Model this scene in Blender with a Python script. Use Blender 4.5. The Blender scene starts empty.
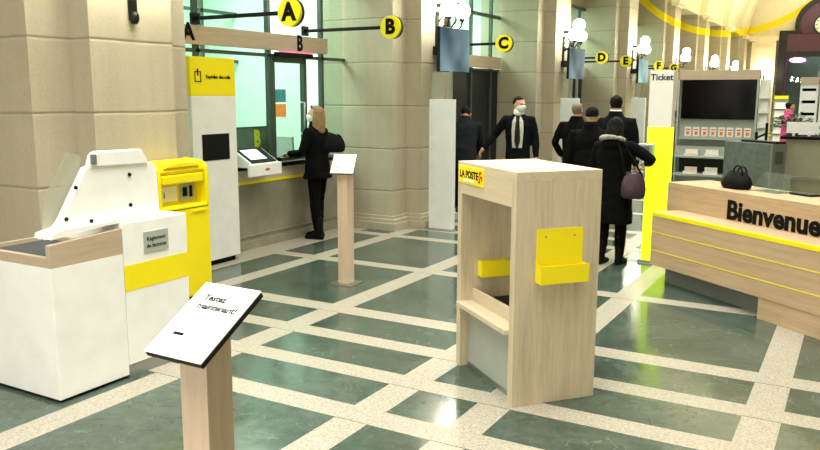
import bpy, bmesh, math, random
from mathutils import Vector, Matrix, noise
random.seed(7)
SC = bpy.context.scene
COL = SC.collection
PI = math.pi

# ------------------------------------------------------------ materials
def lin(c):
    return tuple(((v/255)/12.92 if v/255 <= .04045 else ((v/255+.055)/1.055)**2.4) for v in c)+(1,)

def nodes(name):
    m = bpy.data.materials.new(name); m.use_nodes = True
    nt = m.node_tree; b = nt.nodes['Principled BSDF']
    return m, nt, b

def N(nt, t, **kw):
    n = nt.nodes.new(t)
    for k, v in kw.items():
        if k in n.inputs: n.inputs[k].default_value = v
        else: setattr(n, k, v)
    return n

def ramp(nt, fac, stops):
    r = N(nt, 'ShaderNodeValToRGB'); e = r.color_ramp.elements
    e[0].position, e[0].color = stops[0]; e[1].position, e[1].color = stops[-1]
    for p, c in stops[1:-1]:
        x = e.new(p); x.color = c
    nt.links.new(fac, r.inputs[0]); return r.outputs[0]

def mix(nt, fac, a, b, mode='MIX'):
    m = N(nt, 'ShaderNodeMix'); m.data_type = 'RGBA'; m.blend_type = mode
    for s, v in ((m.inputs[0], fac), (m.inputs[6], a), (m.inputs[7], b)):
        if hasattr(v, 'links'): nt.links.new(v, s)
        else: s.default_value = v
    return m.outputs[2]

def math_(nt, op, a, b=0.0, c=0.0):
    m = N(nt, 'ShaderNodeMath'); m.operation = op
    for s, v in zip(m.inputs, (a, b, c)):
        if hasattr(v, 'links'): nt.links.new(v, s)
        else: s.default_value = v
    return m.outputs[0]

def plain(name, rgb, rough=.5, metal=0, var=.04, scale=6, spec=.5, coat=0):
    m, nt, b = nodes(name)
    tc = N(nt, 'ShaderNodeTexCoord'); no = N(nt, 'ShaderNodeTexNoise', Scale=scale, Detail=3.0)
    nt.links.new(tc.outputs['Object'], no.inputs['Vector'])
    c = lin(rgb); k1 = tuple(v*(1-var) for v in c[:3])+(1,); k2 = tuple(min(1, v*(1+var)) for v in c[:3])+(1,)
    nt.links.new(ramp(nt, no.outputs[0], [(.3, k1), (.7, k2)]), b.inputs['Base Color'])
    b.inputs['Roughness'].default_value = rough; b.inputs['Metallic'].default_value = metal
    b.inputs['Specular IOR Level'].default_value = spec
    b.inputs['Coat Weight'].default_value = coat
    return m

def emit(name, rgb, strength):
    m, nt, b = nodes(name)
    b.inputs['Base Color'].default_value = lin(rgb)
    b.inputs['Emission Color'].default_value = lin(rgb); b.inputs['Emission Strength'].default_value = strength
    return m

def glass(name, rgb=(236, 250, 242), rough=0.0, alpha=0):
    # thin pane: mostly clear with a surface gloss
    m, nt, b = nodes(name)
    out = nt.nodes['Material Output']; nt.nodes.remove(b)
    t = N(nt, 'ShaderNodeBsdfTransparent', Color=lin(rgb)); g = N(nt, 'ShaderNodeBsdfGlossy', Roughness=rough)
    fr = N(nt, 'ShaderNodeFresnel', IOR=1.45); mx = N(nt, 'ShaderNodeMixShader')
    ge = N(nt, 'ShaderNodeNewGeometry'); fac = math_(nt, 'MULTIPLY', fr.outputs[0], math_(nt, 'SUBTRACT', 1.0, ge.outputs['Backfacing']))
    nt.links.new(fac, mx.inputs[0]); nt.links.new(t.outputs[0], mx.inputs[1]); nt.links.new(g.outputs[0], mx.inputs[2])
    if alpha:
        d = N(nt, 'ShaderNodeBsdfDiffuse', Color=lin(rgb)); m2 = N(nt, 'ShaderNodeMixShader', Fac=alpha)
        nt.links.new(mx.outputs[0], m2.inputs[1]); nt.links.new(d.outputs[0], m2.inputs[2]); mx = m2
    nt.links.new(mx.outputs[0], out.inputs[0])
    return m

def wood(name, rgb, axis='z', dark=.78, rough=.45):
    m, nt, b = nodes(name)
    tc = N(nt, 'ShaderNodeTexCoord'); mp = N(nt, 'ShaderNodeMapping')
    s = {'z': (1, 1, .06), 'x': (.06, 1, 1), 'y': (1, .06, 1)}[axis]
    mp.inputs['Scale'].default_value = s
    nt.links.new(tc.outputs['Object'], mp.inputs[0])
    n1 = N(nt, 'ShaderNodeTexNoise', Scale=22.0, Detail=6.0, Roughness=.65, Distortion=.6)
    n2 = N(nt, 'ShaderNodeTexNoise', Scale=120.0, Detail=2.0)
    n3 = N(nt, 'ShaderNodeTexNoise', Scale=7.0, Detail=2.0)
    for n in (n1, n2, n3): nt.links.new(mp.outputs[0], n.inputs['Vector'])
    c = lin(rgb); d = tuple(v*dark for v in c[:3])+(1,); l = tuple(min(1, v*1.12) for v in c[:3])+(1,)
    a = ramp(nt, n1.outputs[0], [(.3, d), (.52, c), (.75, l)])
    a = mix(nt, .25, a, ramp(nt, n2.outputs[0], [(.35, d), (.65, l)]))
    pink = (c[0]*.98, c[1]*.9, c[2]*.86, 1)
    a = mix(nt, math_(nt, 'MULTIPLY', n3.outputs[0], .35), a, pink)
    nt.links.new(a, b.inputs['Base Color']); b.inputs['Roughness'].default_value = rough
    return m

# the yellow arc painted across wall and vault: a cone of paint struck from one point in the hall
ARC_APEX = Vector((.2, -.5, 1.8))
ARC_PTS = [Vector((-5.33, 22.68, 4.22)), Vector((-5.33, 38.39, 4.6)), Vector((-2.66, 43.5, 6.25))]
def arc_axis():
    d = [(p-ARC_APEX).normalized() for p in ARC_PTS]
    n = (d[1]-d[0]).cross(d[2]-d[0]).normalized()
    if n.y < 0: n = -n
    return n, n.dot(d[0])

def stone(name, rgb, arc=False, joints=True):
    m, nt, b = nodes(name)
    tc = N(nt, 'ShaderNodeTexCoord'); co = tc.outputs['Object']
    n1 = N(nt, 'ShaderNodeTexNoise', Scale=1.1, Detail=5.0, Roughness=.6); n2 = N(nt, 'ShaderNodeTexNoise', Scale=45.0, Detail=4.0)
    mp = N(nt, 'ShaderNodeMapping'); mp.inputs['Scale'].default_value = (3, 3, .25); nt.links.new(co, mp.inputs[0])
    n3 = N(nt, 'ShaderNodeTexNoise', Scale=3.0, Detail=4.0); nt.links.new(mp.outputs[0], n3.inputs['Vector'])
    for n in (n1, n2): nt.links.new(co, n.inputs['Vector'])
    c = lin(rgb)
    k = lambda f, g=1, h=1: (min(1, c[0]*f), min(1, c[1]*f*g), min(1, c[2]*f*h), 1)
    a = ramp(nt, n1.outputs[0], [(.25, k(.82, .98, .92)), (.5, k(1)), (.75, k(1.1, 1, 1.03))])
    a = mix(nt, .35, a, ramp(nt, n3.outputs[0], [(.3, k(.8, .97, .86)), (.7, k(1.08))]))
    a = mix(nt, .18, a, ramp(nt, n2.outputs[0], [(.35, k(.72)), (.65, k(1.12))]))
    h = n2.outputs[0]
    if joints:
        sp = N(nt, 'ShaderNodeSeparateXYZ'); nt.links.new(co, sp.inputs[0])
        wob = math_(nt, 'MULTIPLY_ADD', n1.outputs[0], .02, -.01)
        z = math_(nt, 'ADD', math_(nt, 'ADD', sp.outputs[2], .583-.53+.2915), wob)
        f = math_(nt, 'ABSOLUTE', math_(nt, 'SUBTRACT', math_(nt, 'FRACT', math_(nt, 'DIVIDE', z, .583)), .5))
        line = math_(nt, 'SUBTRACT', 1.0, math_(nt, 'SMOOTH_MIN', math_(nt, 'MULTIPLY', f, 34.0), 1.0, .3))
        line = math_(nt, 'MAXIMUM', line, 0.0)
        a = mix(nt, math_(nt, 'MULTIPLY', line, .42), a, k(.42, .9, .85))
        bp = N(nt, 'ShaderNodeBump', Strength=.35, Distance=.02)
        nt.links.new(math_(nt, 'MULTIPLY_ADD', line, -1.0, math_(nt, 'MULTIPLY', h, .12)), bp.inputs['Height']); nt.links.new(bp.outputs[0], b.inputs['Normal'])
    if arc:
        ax, ca = arc_axis()
        v1 = N(nt, 'ShaderNodeVectorMath'); v1.operation = 'SUBTRACT'; nt.links.new(co, v1.inputs[0]); v1.inputs[1].default_value = ARC_APEX
        v2 = N(nt, 'ShaderNodeVectorMath'); v2.operation = 'NORMALIZE'; nt.links.new(v1.outputs[0], v2.inputs[0])
        v3 = N(nt, 'ShaderNodeVectorMath'); v3.operation = 'DOT_PRODUCT'; nt.links.new(v2.outputs[0], v3.inputs[0]); v3.inputs[1].default_value = ax
        ang = math_(nt, 'ARCCOSINE', v3.outputs['Value'])
        t = math_(nt, 'LESS_THAN', math_(nt, 'ABSOLUTE', math_(nt, 'SUBTRACT', ang, math.acos(ca))), .0038)
        a = mix(nt, t, a, lin((248, 226, 10)))
    nt.links.new(a, b.inputs['Base Color']); b.inputs['Roughness'].default_value = .75
    return m

def marble():
    m, nt, b = nodes('green_marble')
    tc = N(nt, 'ShaderNodeTexCoord'); co = tc.outputs['Object']
    n1 = N(nt, 'ShaderNodeTexNoise', Scale=2.2, Detail=8.0, Roughness=.62, Distortion=1.2)
    n2 = N(nt, 'ShaderNodeTexNoise', Scale=14.0, Detail=6.0, Roughness=.7)
    n3 = N(nt, 'ShaderNodeTexNoise', Scale=1.3, Detail=4.0, Distortion=2.5)
    for n in (n1, n2, n3): nt.links.new(co, n.inputs['Vector'])
    a = ramp(nt, n1.outputs[0], [(.3, lin((50, 63, 53))), (.5, lin((63, 77, 66))), (.72, lin((82, 96, 85)))])
    a = mix(nt, .25, a, ramp(nt, n2.outputs[0], [(.35, lin((42, 54, 47))), (.7, lin((94, 108, 98)))]))
    v = math_(nt, 'ABSOLUTE', math_(nt, 'SUBTRACT', n3.outputs[0], .5))
    vm = ramp(nt, v, [(0.0, (1, 1, 1, 1)), (.004, (0, 0, 0, 1))])
    a = mix(nt, math_(nt, 'MULTIPLY', vm, .22), a, lin((150, 170, 155)))
    nt.links.new(a, b.inputs['Base Color'])
    nt.links.new(ramp(nt, n1.outputs[0], [(.3, (.1,)*3+(1,)), (.7, (.22,)*3+(1,))]), b.inputs['Roughness'])
    b.inputs['Specular IOR Level'].default_value = .45
    return m

def granite():
    m, nt, b = nodes('pale_granite')
    tc = N(nt, 'ShaderNodeTexCoord'); co = tc.outputs['Object']
    n1 = N(nt, 'ShaderNodeTexNoise', Scale=55.0, Detail=4.0, Roughness=.7); n2 = N(nt, 'ShaderNodeTexNoise', Scale=1.5, Detail=3.0)
    vo = N(nt, 'ShaderNodeTexVoronoi', Scale=75.0)
    for n in (n1, n2, vo): nt.links.new(co, n.inputs['Vector'])
    a = ramp(nt, n1.outputs[0], [(.32, lin((58, 54, 46))), (.44, lin((124, 118, 103))), (.58, lin((158, 152, 135))), (.75, lin((194, 189, 174)))])
    a = mix(nt, .4, a, ramp(nt, vo.outputs['Distance'], [(.1, lin((80, 74, 64))), (.35, lin((160, 154, 138))), (.7, lin((200, 195, 181)))]))
    a = mix(nt, math_(nt, 'MULTIPLY', n2.outputs[0], .25), a, lin((176, 168, 146)))
    nt.links.new(a, b.inputs['Base Color']); b.inputs['Roughness'].default_value = .34
    return m

def screen(name, c1, c2, strength):
    # lit display: a soft cloudy picture
    m, nt, b = nodes(name)
    tc = N(nt, 'ShaderNodeTexCoord'); n = N(nt, 'ShaderNodeTexNoise', Scale=1.6, Detail=1.0); nt.links.new(tc.outputs['Object'], n.inputs['Vector'])
    r = ramp(nt, n.outputs[0], [(.35, lin(c1)), (.65, lin(c2))])
    b.inputs['Base Color'].default_value = (.01, .012, .015, 1); b.inputs['Roughness'].default_value = .12
    nt.links.new(r, b.inputs['Emission Color']); b.inputs['Emission Strength'].default_value = strength
    return m

M = dict(
    stone=stone('wall_stone', (185, 177, 154)), stone_arc=stone('pier_stone', (185, 177, 154), arc=True),
    vault=stone('vault_plaster', (236, 228, 196), arc=True, joints=False),
    marble=marble(), granite=granite(),
    oak=wood('pale_oak_vertical', (204, 191, 163), dark=.66), oak_x=wood('pale_oak_along', (206, 193, 165), 'x'), oak_y=wood('pale_oak_cross', (200, 186, 162), 'y'),
    oakd=wood('grey_oak_band', (190, 172, 148), 'y'), oakp=wood('pinkish_oak_post', (206, 186, 162)), oak_c=wood('counter_oak', (190, 164, 130), 'x', .74),
    white=plain('white_lacquer', (243, 244, 239), .35), white2=plain('white_panel', (232, 234, 229), .4), acryl=plain('milky_plastic', (236, 238, 232), .25),
    yellow=plain('yellow_lacquer', (246, 228, 6), .4, var=.02), yellow2=plain('yellow_lacquer_deep', (240, 212, 6), .4, var=.02),
    black=plain('black_satin', (13, 14, 15), .4, spec=.25), blackm=plain('black_matte', (11, 12, 13), .75, spec=.15), glossk=plain('dark_screen', (4, 4, 5), .15, spec=.08), iron=plain('dark_iron', (22, 24, 22), .45, .4),
    grey=plain('mid_grey_panel', (112, 116, 112), .5), lgrey=plain('light_grey_panel', (168, 176, 168), .45), felt=plain('dark_grey_inset', (62, 68, 68), .8),
    metal=plain('brushed_metal', (170, 172, 168), .3, .9), frame=plain('green_grey_frame', (74, 90, 80), .35, .3), conc=plain('grey_stone_panel', (142, 138, 120), .6, var=.14, scale=4),
    greystone=plain('mottled_grey_stone', (88, 97, 92), .5, var=.2, scale=14), olive=plain('olive_grey_laminate', (150, 150, 122), .45, var=.06),
    glass=glass('window_glass'), glass2=glass('clear_acrylic', (240, 246, 242), .02, .06), frost=glass('smoked_acrylic', (232, 233, 222), .15, .22),
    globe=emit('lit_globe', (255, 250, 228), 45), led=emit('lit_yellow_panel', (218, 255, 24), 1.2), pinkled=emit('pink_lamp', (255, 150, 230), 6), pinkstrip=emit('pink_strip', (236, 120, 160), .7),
    dark=plain('dark_void_paint', (10, 12, 12), .6), skin=plain('skin', (206, 160, 132), .5), hairb=plain('dark_hair', (20, 16, 14), .7, spec=.15), hairl=plain('light_brown_hair', (142, 112, 76), .5, var=.3, scale=40),
    hairg=plain('grey_hair', (128, 112, 96), .7, var=.2, scale=40), clothk=plain('black_cloth', (11, 11, 12), .9, var=.3, spec=.08), clothg=plain('dark_grey_cloth', (33, 37, 40), .9, var=.2, spec=.1),
    navy=plain('navy_cloth', (17, 20, 25), .9, var=.2, spec=.08), shirt=plain('white_shirt', (246, 246, 228), .7), tie=plain('dark_tie', (28, 28, 20), .6), mask=plain('white_mask', (226, 230, 228), .7),
    purple=plain('purple_leather', (58, 36, 50), .4), pink=plain('pink_cloth', (196, 58, 122), .8), mauve=plain('mauve_cloth', (96, 60, 70), .8), fur=plain('pale_fur', (150, 148, 138), .9, var=.6, scale=60), lip=plain('lips', (150, 84, 78), .5),
    eye=plain('eye', (28, 24, 22), .2), card=plain('white_card', (236, 232, 220), .5), orange=plain('orange_print', (226, 120, 40), .5), red=plain('red_print', (190, 40, 30), .5), leaf=plain('leaf_green', (46, 78, 44), .6, var=.4, scale=20),
    paper=plain('paper', (244, 244, 240), .45), ink=plain('ink', (14, 14, 14), .7, spec=.1), ink2=plain('pale_ink', (165, 165, 162), .6), plum=plain('plum_paint', (78, 40, 66), .5), mint=plain('mint_paint', (222, 242, 230), .6),
    shade=plain('steel_plinth', (150, 156, 148), .3, .5), beige=plain('beige_laminate', (190, 172, 146), .5), teal=plain('teal_print', (40, 110, 116), .5), blue=screen('blue_screen', (36, 66, 84), (120, 152, 164), .85),
    pale=screen('pale_screen', (120, 170, 166), (190, 226, 216), .8), lcd=emit('white_lcd', (226, 236, 240), 1.0), cream=plain('cream_plaster', (236, 222, 188), .7), floorin=plain('office_floor', (120, 120, 112), .6),
)

# ------------------------------------------------------------ mesh helpers
def box(bm, lo, hi, bev=0.0, T=None):
    x0, y0, z0 = lo; x1, y1, z1 = hi
    vs = [bm.verts.new(p) for p in ((x0,y0,z0),(x1,y0,z0),(x1,y1,z0),(x0,y1,z0),(x0,y0,z1),(x1,y0,z1),(x1,y1,z1),(x0,y1,z1))]
    fs = [bm.faces.new([vs[i] for i in f]) for f in ((0,3,2,1),(4,5,6,7),(0,1,5,4),(1,2,6,5),(2,3,7,6),(3,0,4,7))]
    if bev:
        es = list({e for f in fs for e in f.edges})
        r = bmesh.ops.bevel(bm, geom=es, offset=bev, segments=2, affect='EDGES', profile=.5)
        vs = list({v for v in vs if v.is_valid} | set(r['verts']))
    if T is not None: bmesh.ops.transform(bm, matrix=T, verts=vs)
    return vs

def prism(bm, poly, axis, a, b, T=None):
    # poly: 2D points; extruded along axis from a to b
    def p3(p, t): return {'x': (t, p[0], p[1]), 'y': (p[0], t, p[1]), 'z': (p[0], p[1], t)}[axis]
    lo = [bm.verts.new(p3(p, a)) for p in poly]; hi = [bm.verts.new(p3(p, b)) for p in poly]
    n = len(poly); bm.faces.new(lo[::-1]); bm.faces.new(hi)
    for i in range(n): bm.faces.new((lo[i], lo[(i+1) % n], hi[(i+1) % n], hi[i]))
    if T is not None: bmesh.ops.transform(bm, matrix=T, verts=lo+hi)
    return lo+hi

def loft(bm, rings, cap=True):
    R = [[bm.verts.new(p) for p in r] for r in rings]; n = len(R[0])
    for a, b in zip(R, R[1:]):
        for i in range(n): bm.faces.new((a[i], a[(i+1) % n], b[(i+1) % n], b[i]))
    if cap:
        for r, fl in ((R[0], True), (R[-1], False)):
            c = bm.verts.new(sum((v.co for v in r), Vector())/n)
            for i in range(n):
                f = (r[i], r[(i+1) % n], c); bm.faces.new(f[::-1] if fl else f)

def tube(bm, pts, rad, seg=12, rnd=True):
    pts = [Vector(p) for p in pts]; n = len(pts)
    rad = list(rad) if hasattr(rad, '__len__') else [rad]*n
    tans = [(pts[min(i+1, n-1)]-pts[max(i-1, 0)]).normalized() for i in range(n)]
    ref = Vector((0, 0, 1)) if abs(tans[0].z) < .9 else Vector((0, 1, 0))
    rings = []; u = (ref-tans[0]*ref.dot(tans[0])).normalized()
    def ring(c, t, r):
        nonlocal u
        u = (u-t*u.dot(t)).normalized(); w = t.cross(u)
        rx, ry = r if hasattr(r, '__len__') else (r, r)
        return [c+u*(rx*math.cos(2*PI*k/seg))+w*(ry*math.sin(2*PI*k/seg)) for k in range(seg)]
    sc = lambda r, f: tuple(q*f for q in r) if hasattr(r, '__len__') else r*f
    mx = lambda r: max(r) if hasattr(r, '__len__') else r
    if rnd:
        for f, g in ((.92, .4), (.55, .82)): rings.append(ring(pts[0]-tans[0]*mx(rad[0])*f, tans[0], sc(rad[0], g)))
    for p, t, r in zip(pts, tans, rad): rings.append(ring(p, t, r))
    if rnd:
        for f, g in ((.55, .82), (.92, .4)): rings.append(ring(pts[-1]+tans[-1]*mx(rad[-1])*f, tans[-1], sc(rad[-1], g)))
    loft(bm, rings)

def ball(bm, c, r, seg=16, rot=None):
    rx, ry, rz = r if hasattr(r, '__len__') else (r, r, r)
    rings = []
    for j in range(1, seg//2):
        a = -PI/2+PI*j/(seg//2)
        rings.append([Vector((rx*math.cos(a)*math.cos(2*PI*k/seg), ry*math.cos(a)*math.sin(2*PI*k/seg), rz*math.sin(a))) for k in range(seg)])
    if rot is not None: rings = [[rot @ p for p in r_] for r_ in rings]
    loft(bm, [[p+Vector(c) for p in r_] for r_ in rings])

def cyl(bm, c0, c1, r, seg=24): tube(bm, [c0, c1], r, seg, False)

def finish(bm, smooth):
    bmesh.ops.recalc_face_normals(bm, faces=bm.faces[:])
    me = bpy.data.meshes.new('m'); bm.to_mesh(me); bm.free()
    if smooth: me.polygons.foreach_set('use_smooth', [True]*len(me.polygons))
    return me

def obj(name, bm, mat, parent=None, smooth=False, label=None):
    me = finish(bm, smooth) if isinstance(bm, bmesh.types.BMesh) else bm
    me.name = name
    o = bpy.data.objects.new(name, me); COL.objects.link(o)
    me.materials.clear(); me.materials.append(M[mat] if isinstance(mat, str) else mat)
    if parent: o.parent = parent
    if label: o['label'] = label
    return o

def B(*boxes, bev=0.0):
    bm = bmesh.new()
    for lo, hi in boxes: box(bm, lo, hi, bev)
    return bm

def tag(o, label, cat, group=None, kind=None):
    o['label'] = label; o['category'] = cat
    if group: o['group'] = group
    if kind: o['kind'] = kind
    return o

def thing(name, label, cat, loc=(0, 0, 0), rz=0.0, group=None):
    o = bpy.data.objects.new(name, None); COL.objects.link(o); o.empty_display_size = .1
    o.location = loc; o.rotation_euler = (0, 0, rz)
    return tag(o, label, cat, group)

def struct(o): o['kind'] = 'structure'; return o

def dup(root, loc, label, rz=None):
    r = root.copy(); COL.objects.link(r); r.location = loc; r['label'] = label
    if rz is not None: r.rotation_euler = (0, 0, rz)
    for ch in list(root.children):
        c = ch.copy(); COL.objects.link(c); c.parent = r
        for g in ch.children:
            d = g.copy(); COL.objects.link(d); d.parent = c
    return r

def text(s, size, mat, parent, loc, rot, bold=0.0, depth=.002, align='CENTER', name='lettering', sx=1.0, label=None):
    cu = bpy.data.curves.new('t', 'FONT'); cu.body = s; cu.size = size; cu.offset = bold; cu.extrude = depth
    cu.align_x = align; cu.align_y = 'CENTER'; cu.resolution_u = 3
    t = bpy.data.objects.new('t', cu); COL.objects.link(t)
    dg = bpy.context.evaluated_depsgraph_get(); me = bpy.data.meshes.new_from_object(t.evaluated_get(dg))
    bpy.data.objects.remove(t); bpy.data.curves.remove(cu)
    Tm = Matrix.Translation(loc) @ rot.to_4x4() @ Matrix.Diagonal((sx, 1, 1, 1)); me.transform(Tm)
    return obj(name, me, mat, parent, label=label)

R_FRONT = Matrix.Rotation(PI/2, 3, 'X')                        # faces -Y
R_ROOM = Matrix.Rotation(PI/2, 3, 'Z') @ R_FRONT               # faces +X
# ------------------------------------------------------------ the hall
PX1, PX2, XR, CX = -5.56, -5.33, -6.33, -2.11
PER, C0 = 5.37, 4.67
AB = [(-5.46,-5.25),(-4.0,-3.78),(-2.53,-2.31),(-1.9,-1.69),(-.48,-.27),(.98,1.2)]
BB = [(-3.4,-3.2),(-1.5,-1.3),(.2,.4),(1.87,2.07),(3.55,3.75),(4.16,4.35),(4.76,4.95),(5.39,5.6),(7.09,7.28),(8.75,8.93),(9.4,9.6),(10.0,10.2),(10.62,10.84),
      (12.4,12.6),(14.1,14.3),(14.72,14.92),(15.35,15.55),(16.0,16.2),(17.8,18.0),(19.5,19.7),(21.2,21.4),(23,23.2),(24.8,25),(26.5,26.7),(28.3,28.5),(30,30.2),(32,32.2),(34,34.2),(36,36.2),(38,38.2),(40,40.2)]
Y0, Y1 = -6.0, 43.5
def floor_mesh():
    bm = bmesh.new()
    xs = sorted({-6.6, -5.9, 2.1, *[v for p in AB for v in p]}); ys = sorted({Y0, Y1, *[v for p in BB for v in p]})
    inb = lambda v, L: any(a-1e-6 <= v <= b+1e-6 for a, b in L)
    V = {(i, j): bm.verts.new((x, y, 0)) for i, x in enumerate(xs) for j, y in enumerate(ys)}
    for i in range(len(xs)-1):
        for j in range(len(ys)-1):
            f = bm.faces.new((V[i, j], V[i+1, j], V[i+1, j+1], V[i, j+1])); cx = (xs[i]+xs[i+1])/2; cy = (ys[j]+ys[j+1])/2
    # underside so the slab has depth
    box(bm, (-6.6, Y0, -.2), (2.1, Y1, -.01))
    return bm
fl = struct(obj('floor', floor_mesh(), 'marble')); fl.data.materials.append(M['granite'])
for p in fl.data.polygons:
    c = p.center; inb = lambda v, L: any(a-1e-6 <= v <= b+1e-6 for a, b in L)
    p.material_index = 1 if abs(c.z) < 1e-5 and (inb(c.x, AB) or inb(c.y, BB) or c.x < -5.9) else 0
# thin joints where the granite bands are cut
bm = bmesh.new()
for x0, x1 in AB:
    for y0, y1 in BB[4:12]: box(bm, (x0, y0-.002, -.001), (x1, y0+.002, .0006))
struct(obj('trim_1', bm, 'blackm'))

piers = [C0+PER*k for k in range(-2, 8)]
def pier_poly(c, g=0.0, mir=False):
    p = [(-6.75, c-.81-g), (PX1+g, c-.81-g), (PX1+g, c-.43-g), (PX2+g, c-.43-g), (PX2+g, c+.43+g), (PX1+g, c+.43+g), (PX1+g, c+.81+g), (-6.75, c+.81+g)]
    return [(2*CX-x, y) for x, y in p][::-1] if mir else p
SPR = 4.75
for name, mir in (('wall_left', False), ('wall_right', True)):
    bm = bmesh.new()
    for c in piers: prism(bm, pier_poly(c, 0, mir), 'z', 0, SPR)
    f = (lambda x: 2*CX-x) if mir else (lambda x: x)
    xs = sorted((f(-6.75), f(XR-.05)))
    for a, b in zip(piers, piers[1:]):
        lo = 4.0 if not mir else 0
        box(bm, (xs[0], a+.8, lo), (xs[1], b-.8, SPR+.6))
    if not mir:
        box(bm, (xs[0], Y0, 0), (xs[1], piers[0], SPR))
        for a, b in zip(piers[:2], piers[1:3]): box(bm, (xs[0], a+.8, 0), (xs[1], b-.8, 4.0))
    struct(obj(name, bm, 'stone_arc'))
    bm = bmesh.new()
    for c in piers:
        prism(bm, pier_poly(c, .11, mir), 'z', 0, .1); prism(bm, pier_poly(c, .08, mir), 'z', .1, .15); prism(bm, pier_poly(c, .035, mir), 'z', .15, .19)
    struct(obj('baseboard_left' if not mir else 'baseboard_right', bm, 'stone'))
# barrel vault with ribs above each pier
def arc_pts(r, n=40, a0=0, a1=PI): return [(CX-r*math.cos(a0+(a1-a0)*i/n), SPR+r*math.sin(a0+(a1-a0)*i/n)) for i in range(n+1)]
bm = bmesh.new()
ro, ri = CX-XR+.05, CX-XR+.35
def shell(bm, r0, r1, ya, yb):
    p0, p1 = arc_pts(r0), arc_pts(r1)
    prism(bm, p0+p1[::-1], 'y', ya, yb)
shell(bm, CX-PX1, CX-PX1+1.1, Y0, Y1)
struct(obj('ceiling', bm, 'vault'))
bm = bmesh.new()
for c in piers: shell(bm, CX-PX2, CX-PX1+.02, c-.43, c+.43)
struct(obj('trim_2', bm, 'vault'))
bm = bmesh.new()
for s in (1, -1):
    x0, x1 = (PX2-.02, PX2+.14) if s == 1 else (2*CX-PX2-.14, 2*CX-PX2+.02)
    for c in piers: box(bm, (x0-.1, c-.5, SPR-.1), (x1, c+.5, SPR-.02)); box(bm, (x0-.1, c-.46, SPR-.18), (x1-.05, c+.46, SPR-.1))
struct(obj('trim_3', bm, 'cream'))
# closing walls
struct(obj('wall_back', B(((-6.8, Y0-.3, 0), (2.6, Y0, 8.6))), 'stone'))
bm = bmesh.new()                                              # end wall with the portal opening
box(bm, (-6.8, Y1, 0), (-3.95, Y1+.4, 9)); box(bm, (-.2, Y1, 0), (2.6, Y1+.4, 9)); box(bm, (-3.95, Y1, 6.6), (-.2, Y1+.4, 9)); box(bm, (-3.95, Y1, 4.1), (-.2, Y1+.4, 6.6))
struct(obj('wall_end', bm, 'vault'))
bm = bmesh.new()                                              # corner pilaster of the end wall
box(bm, (-5.15, Y1-.5, 0), (-4.05, Y1, 4.5)); box(bm, (-5.25, Y1-.62, 4.5), (-3.95, Y1, 4.75)); box(bm, (-5.0, Y1-.54, .6), (-4.2, Y1-.5, 4.2))
struct(obj('trim_4', bm, 'cream'))
# portal: plum entablature, round arch, clock
bm = bmesh.new()
box(bm, (-3.75, Y1-.35, 3.95), (-.4, Y1, 4.8)); box(bm, (-3.75, Y1-.3, 0), (-3.5, Y1, 4.15)); box(bm, (-.7, Y1-.3, 0), (-.4, Y1, 4.15))
AC = lambda r: [(-2.0-r*math.cos(-.35+(PI+.7)*i/24), 5.2+r*math.sin(-.35+(PI+.7)*i/24)) for i in range(25)]
pc = AC(1.1)
prism(bm, pc, 'y', Y1-.3, Y1)
struct(obj('door_3', bm, 'plum'))
bm = bmesh.new()
box(bm, (-3.95, Y1-.4, 4.8), (-3.0, Y1, 4.97)); box(bm, (-3.95, Y1-.42, 3.72), (-.2, Y1-.1, 3.96)); box(bm, (-3.95, Y1-.4, 0), (-3.6, Y1, 4.8)); 
po = AC(1.3)
prism(bm, po+pc[::-1], 'y', Y1-.38, Y1-.01)
struct(obj('trim_5', bm, 'dark'))
bm = bmesh.new(); box(bm, (-3.5, Y1+.15, 0), (-.7, Y1+.18, 4.0)); struct(obj('window_3', bm, 'glass'))
struct(obj('wall_portal_room', B(((-5, Y1+3, -.2), (1, Y1+3.2, 5)), ((-5, Y1+.4, -.2), (-4.8, Y1+3, 5)), ((.8, Y1+.4, -.2), (1, Y1+3, 5)), ((-5, Y1+.4, 4.8), (1, Y1+3.2, 5)), ((-5, Y1, -.2), (1, Y1+3, -.0))), 'grey'))
t = thing('wall_clock', 'round white clock set in the plum arch over the far portal', 'clock', (-2.0, Y1-.3, 5.2))
bm = bmesh.new(); cyl(bm, (0, 0, 0), (0, -.08, 0), .5, 40); obj('rim', bm, 'dark', t)
bm = bmesh.new(); cyl(bm, (0, -.08, 0), (0, -.1, 0), .43, 40); obj('dial', bm, 'paper', t)
bm = bmesh.new()
for k in range(12):
    bm = bmesh.new(); box(bm, (-.02, -.11, .32), (.02, -.1, .4), T=Matrix.Rotation(k*PI/6, 4, 'Y')); obj('hour_mark', bm, 'ink', t)
obj('hand', B(((-.02, -.12, -.05), (.02, -.11, .32))), 'ink', t); bm = bmesh.new(); box(bm, (-.025, -.125, -.05), (.025, -.115, .26), T=Matrix.Rotation(2.0, 4, 'Y')); obj('hand', bm, 'ink', t)
t = thing('hanging_lamp', 'glowing pink lamp under the plum band of the far portal', 'lamp', (-3.05, Y1-.55, 3.55))
bm = bmesh.new(); ball(bm, (0, 0, 0), (.36, .1, .12)); obj('shade', bm, 'pinkled', t, True)
bm = bmesh.new(); cyl(bm, (0, 0, .1), (0, 0, .46), .02, 8); cyl(bm, (0, 0, .44), (0, .25, .44), .02, 8); obj('bracket', bm, 'dark', t)

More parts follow.
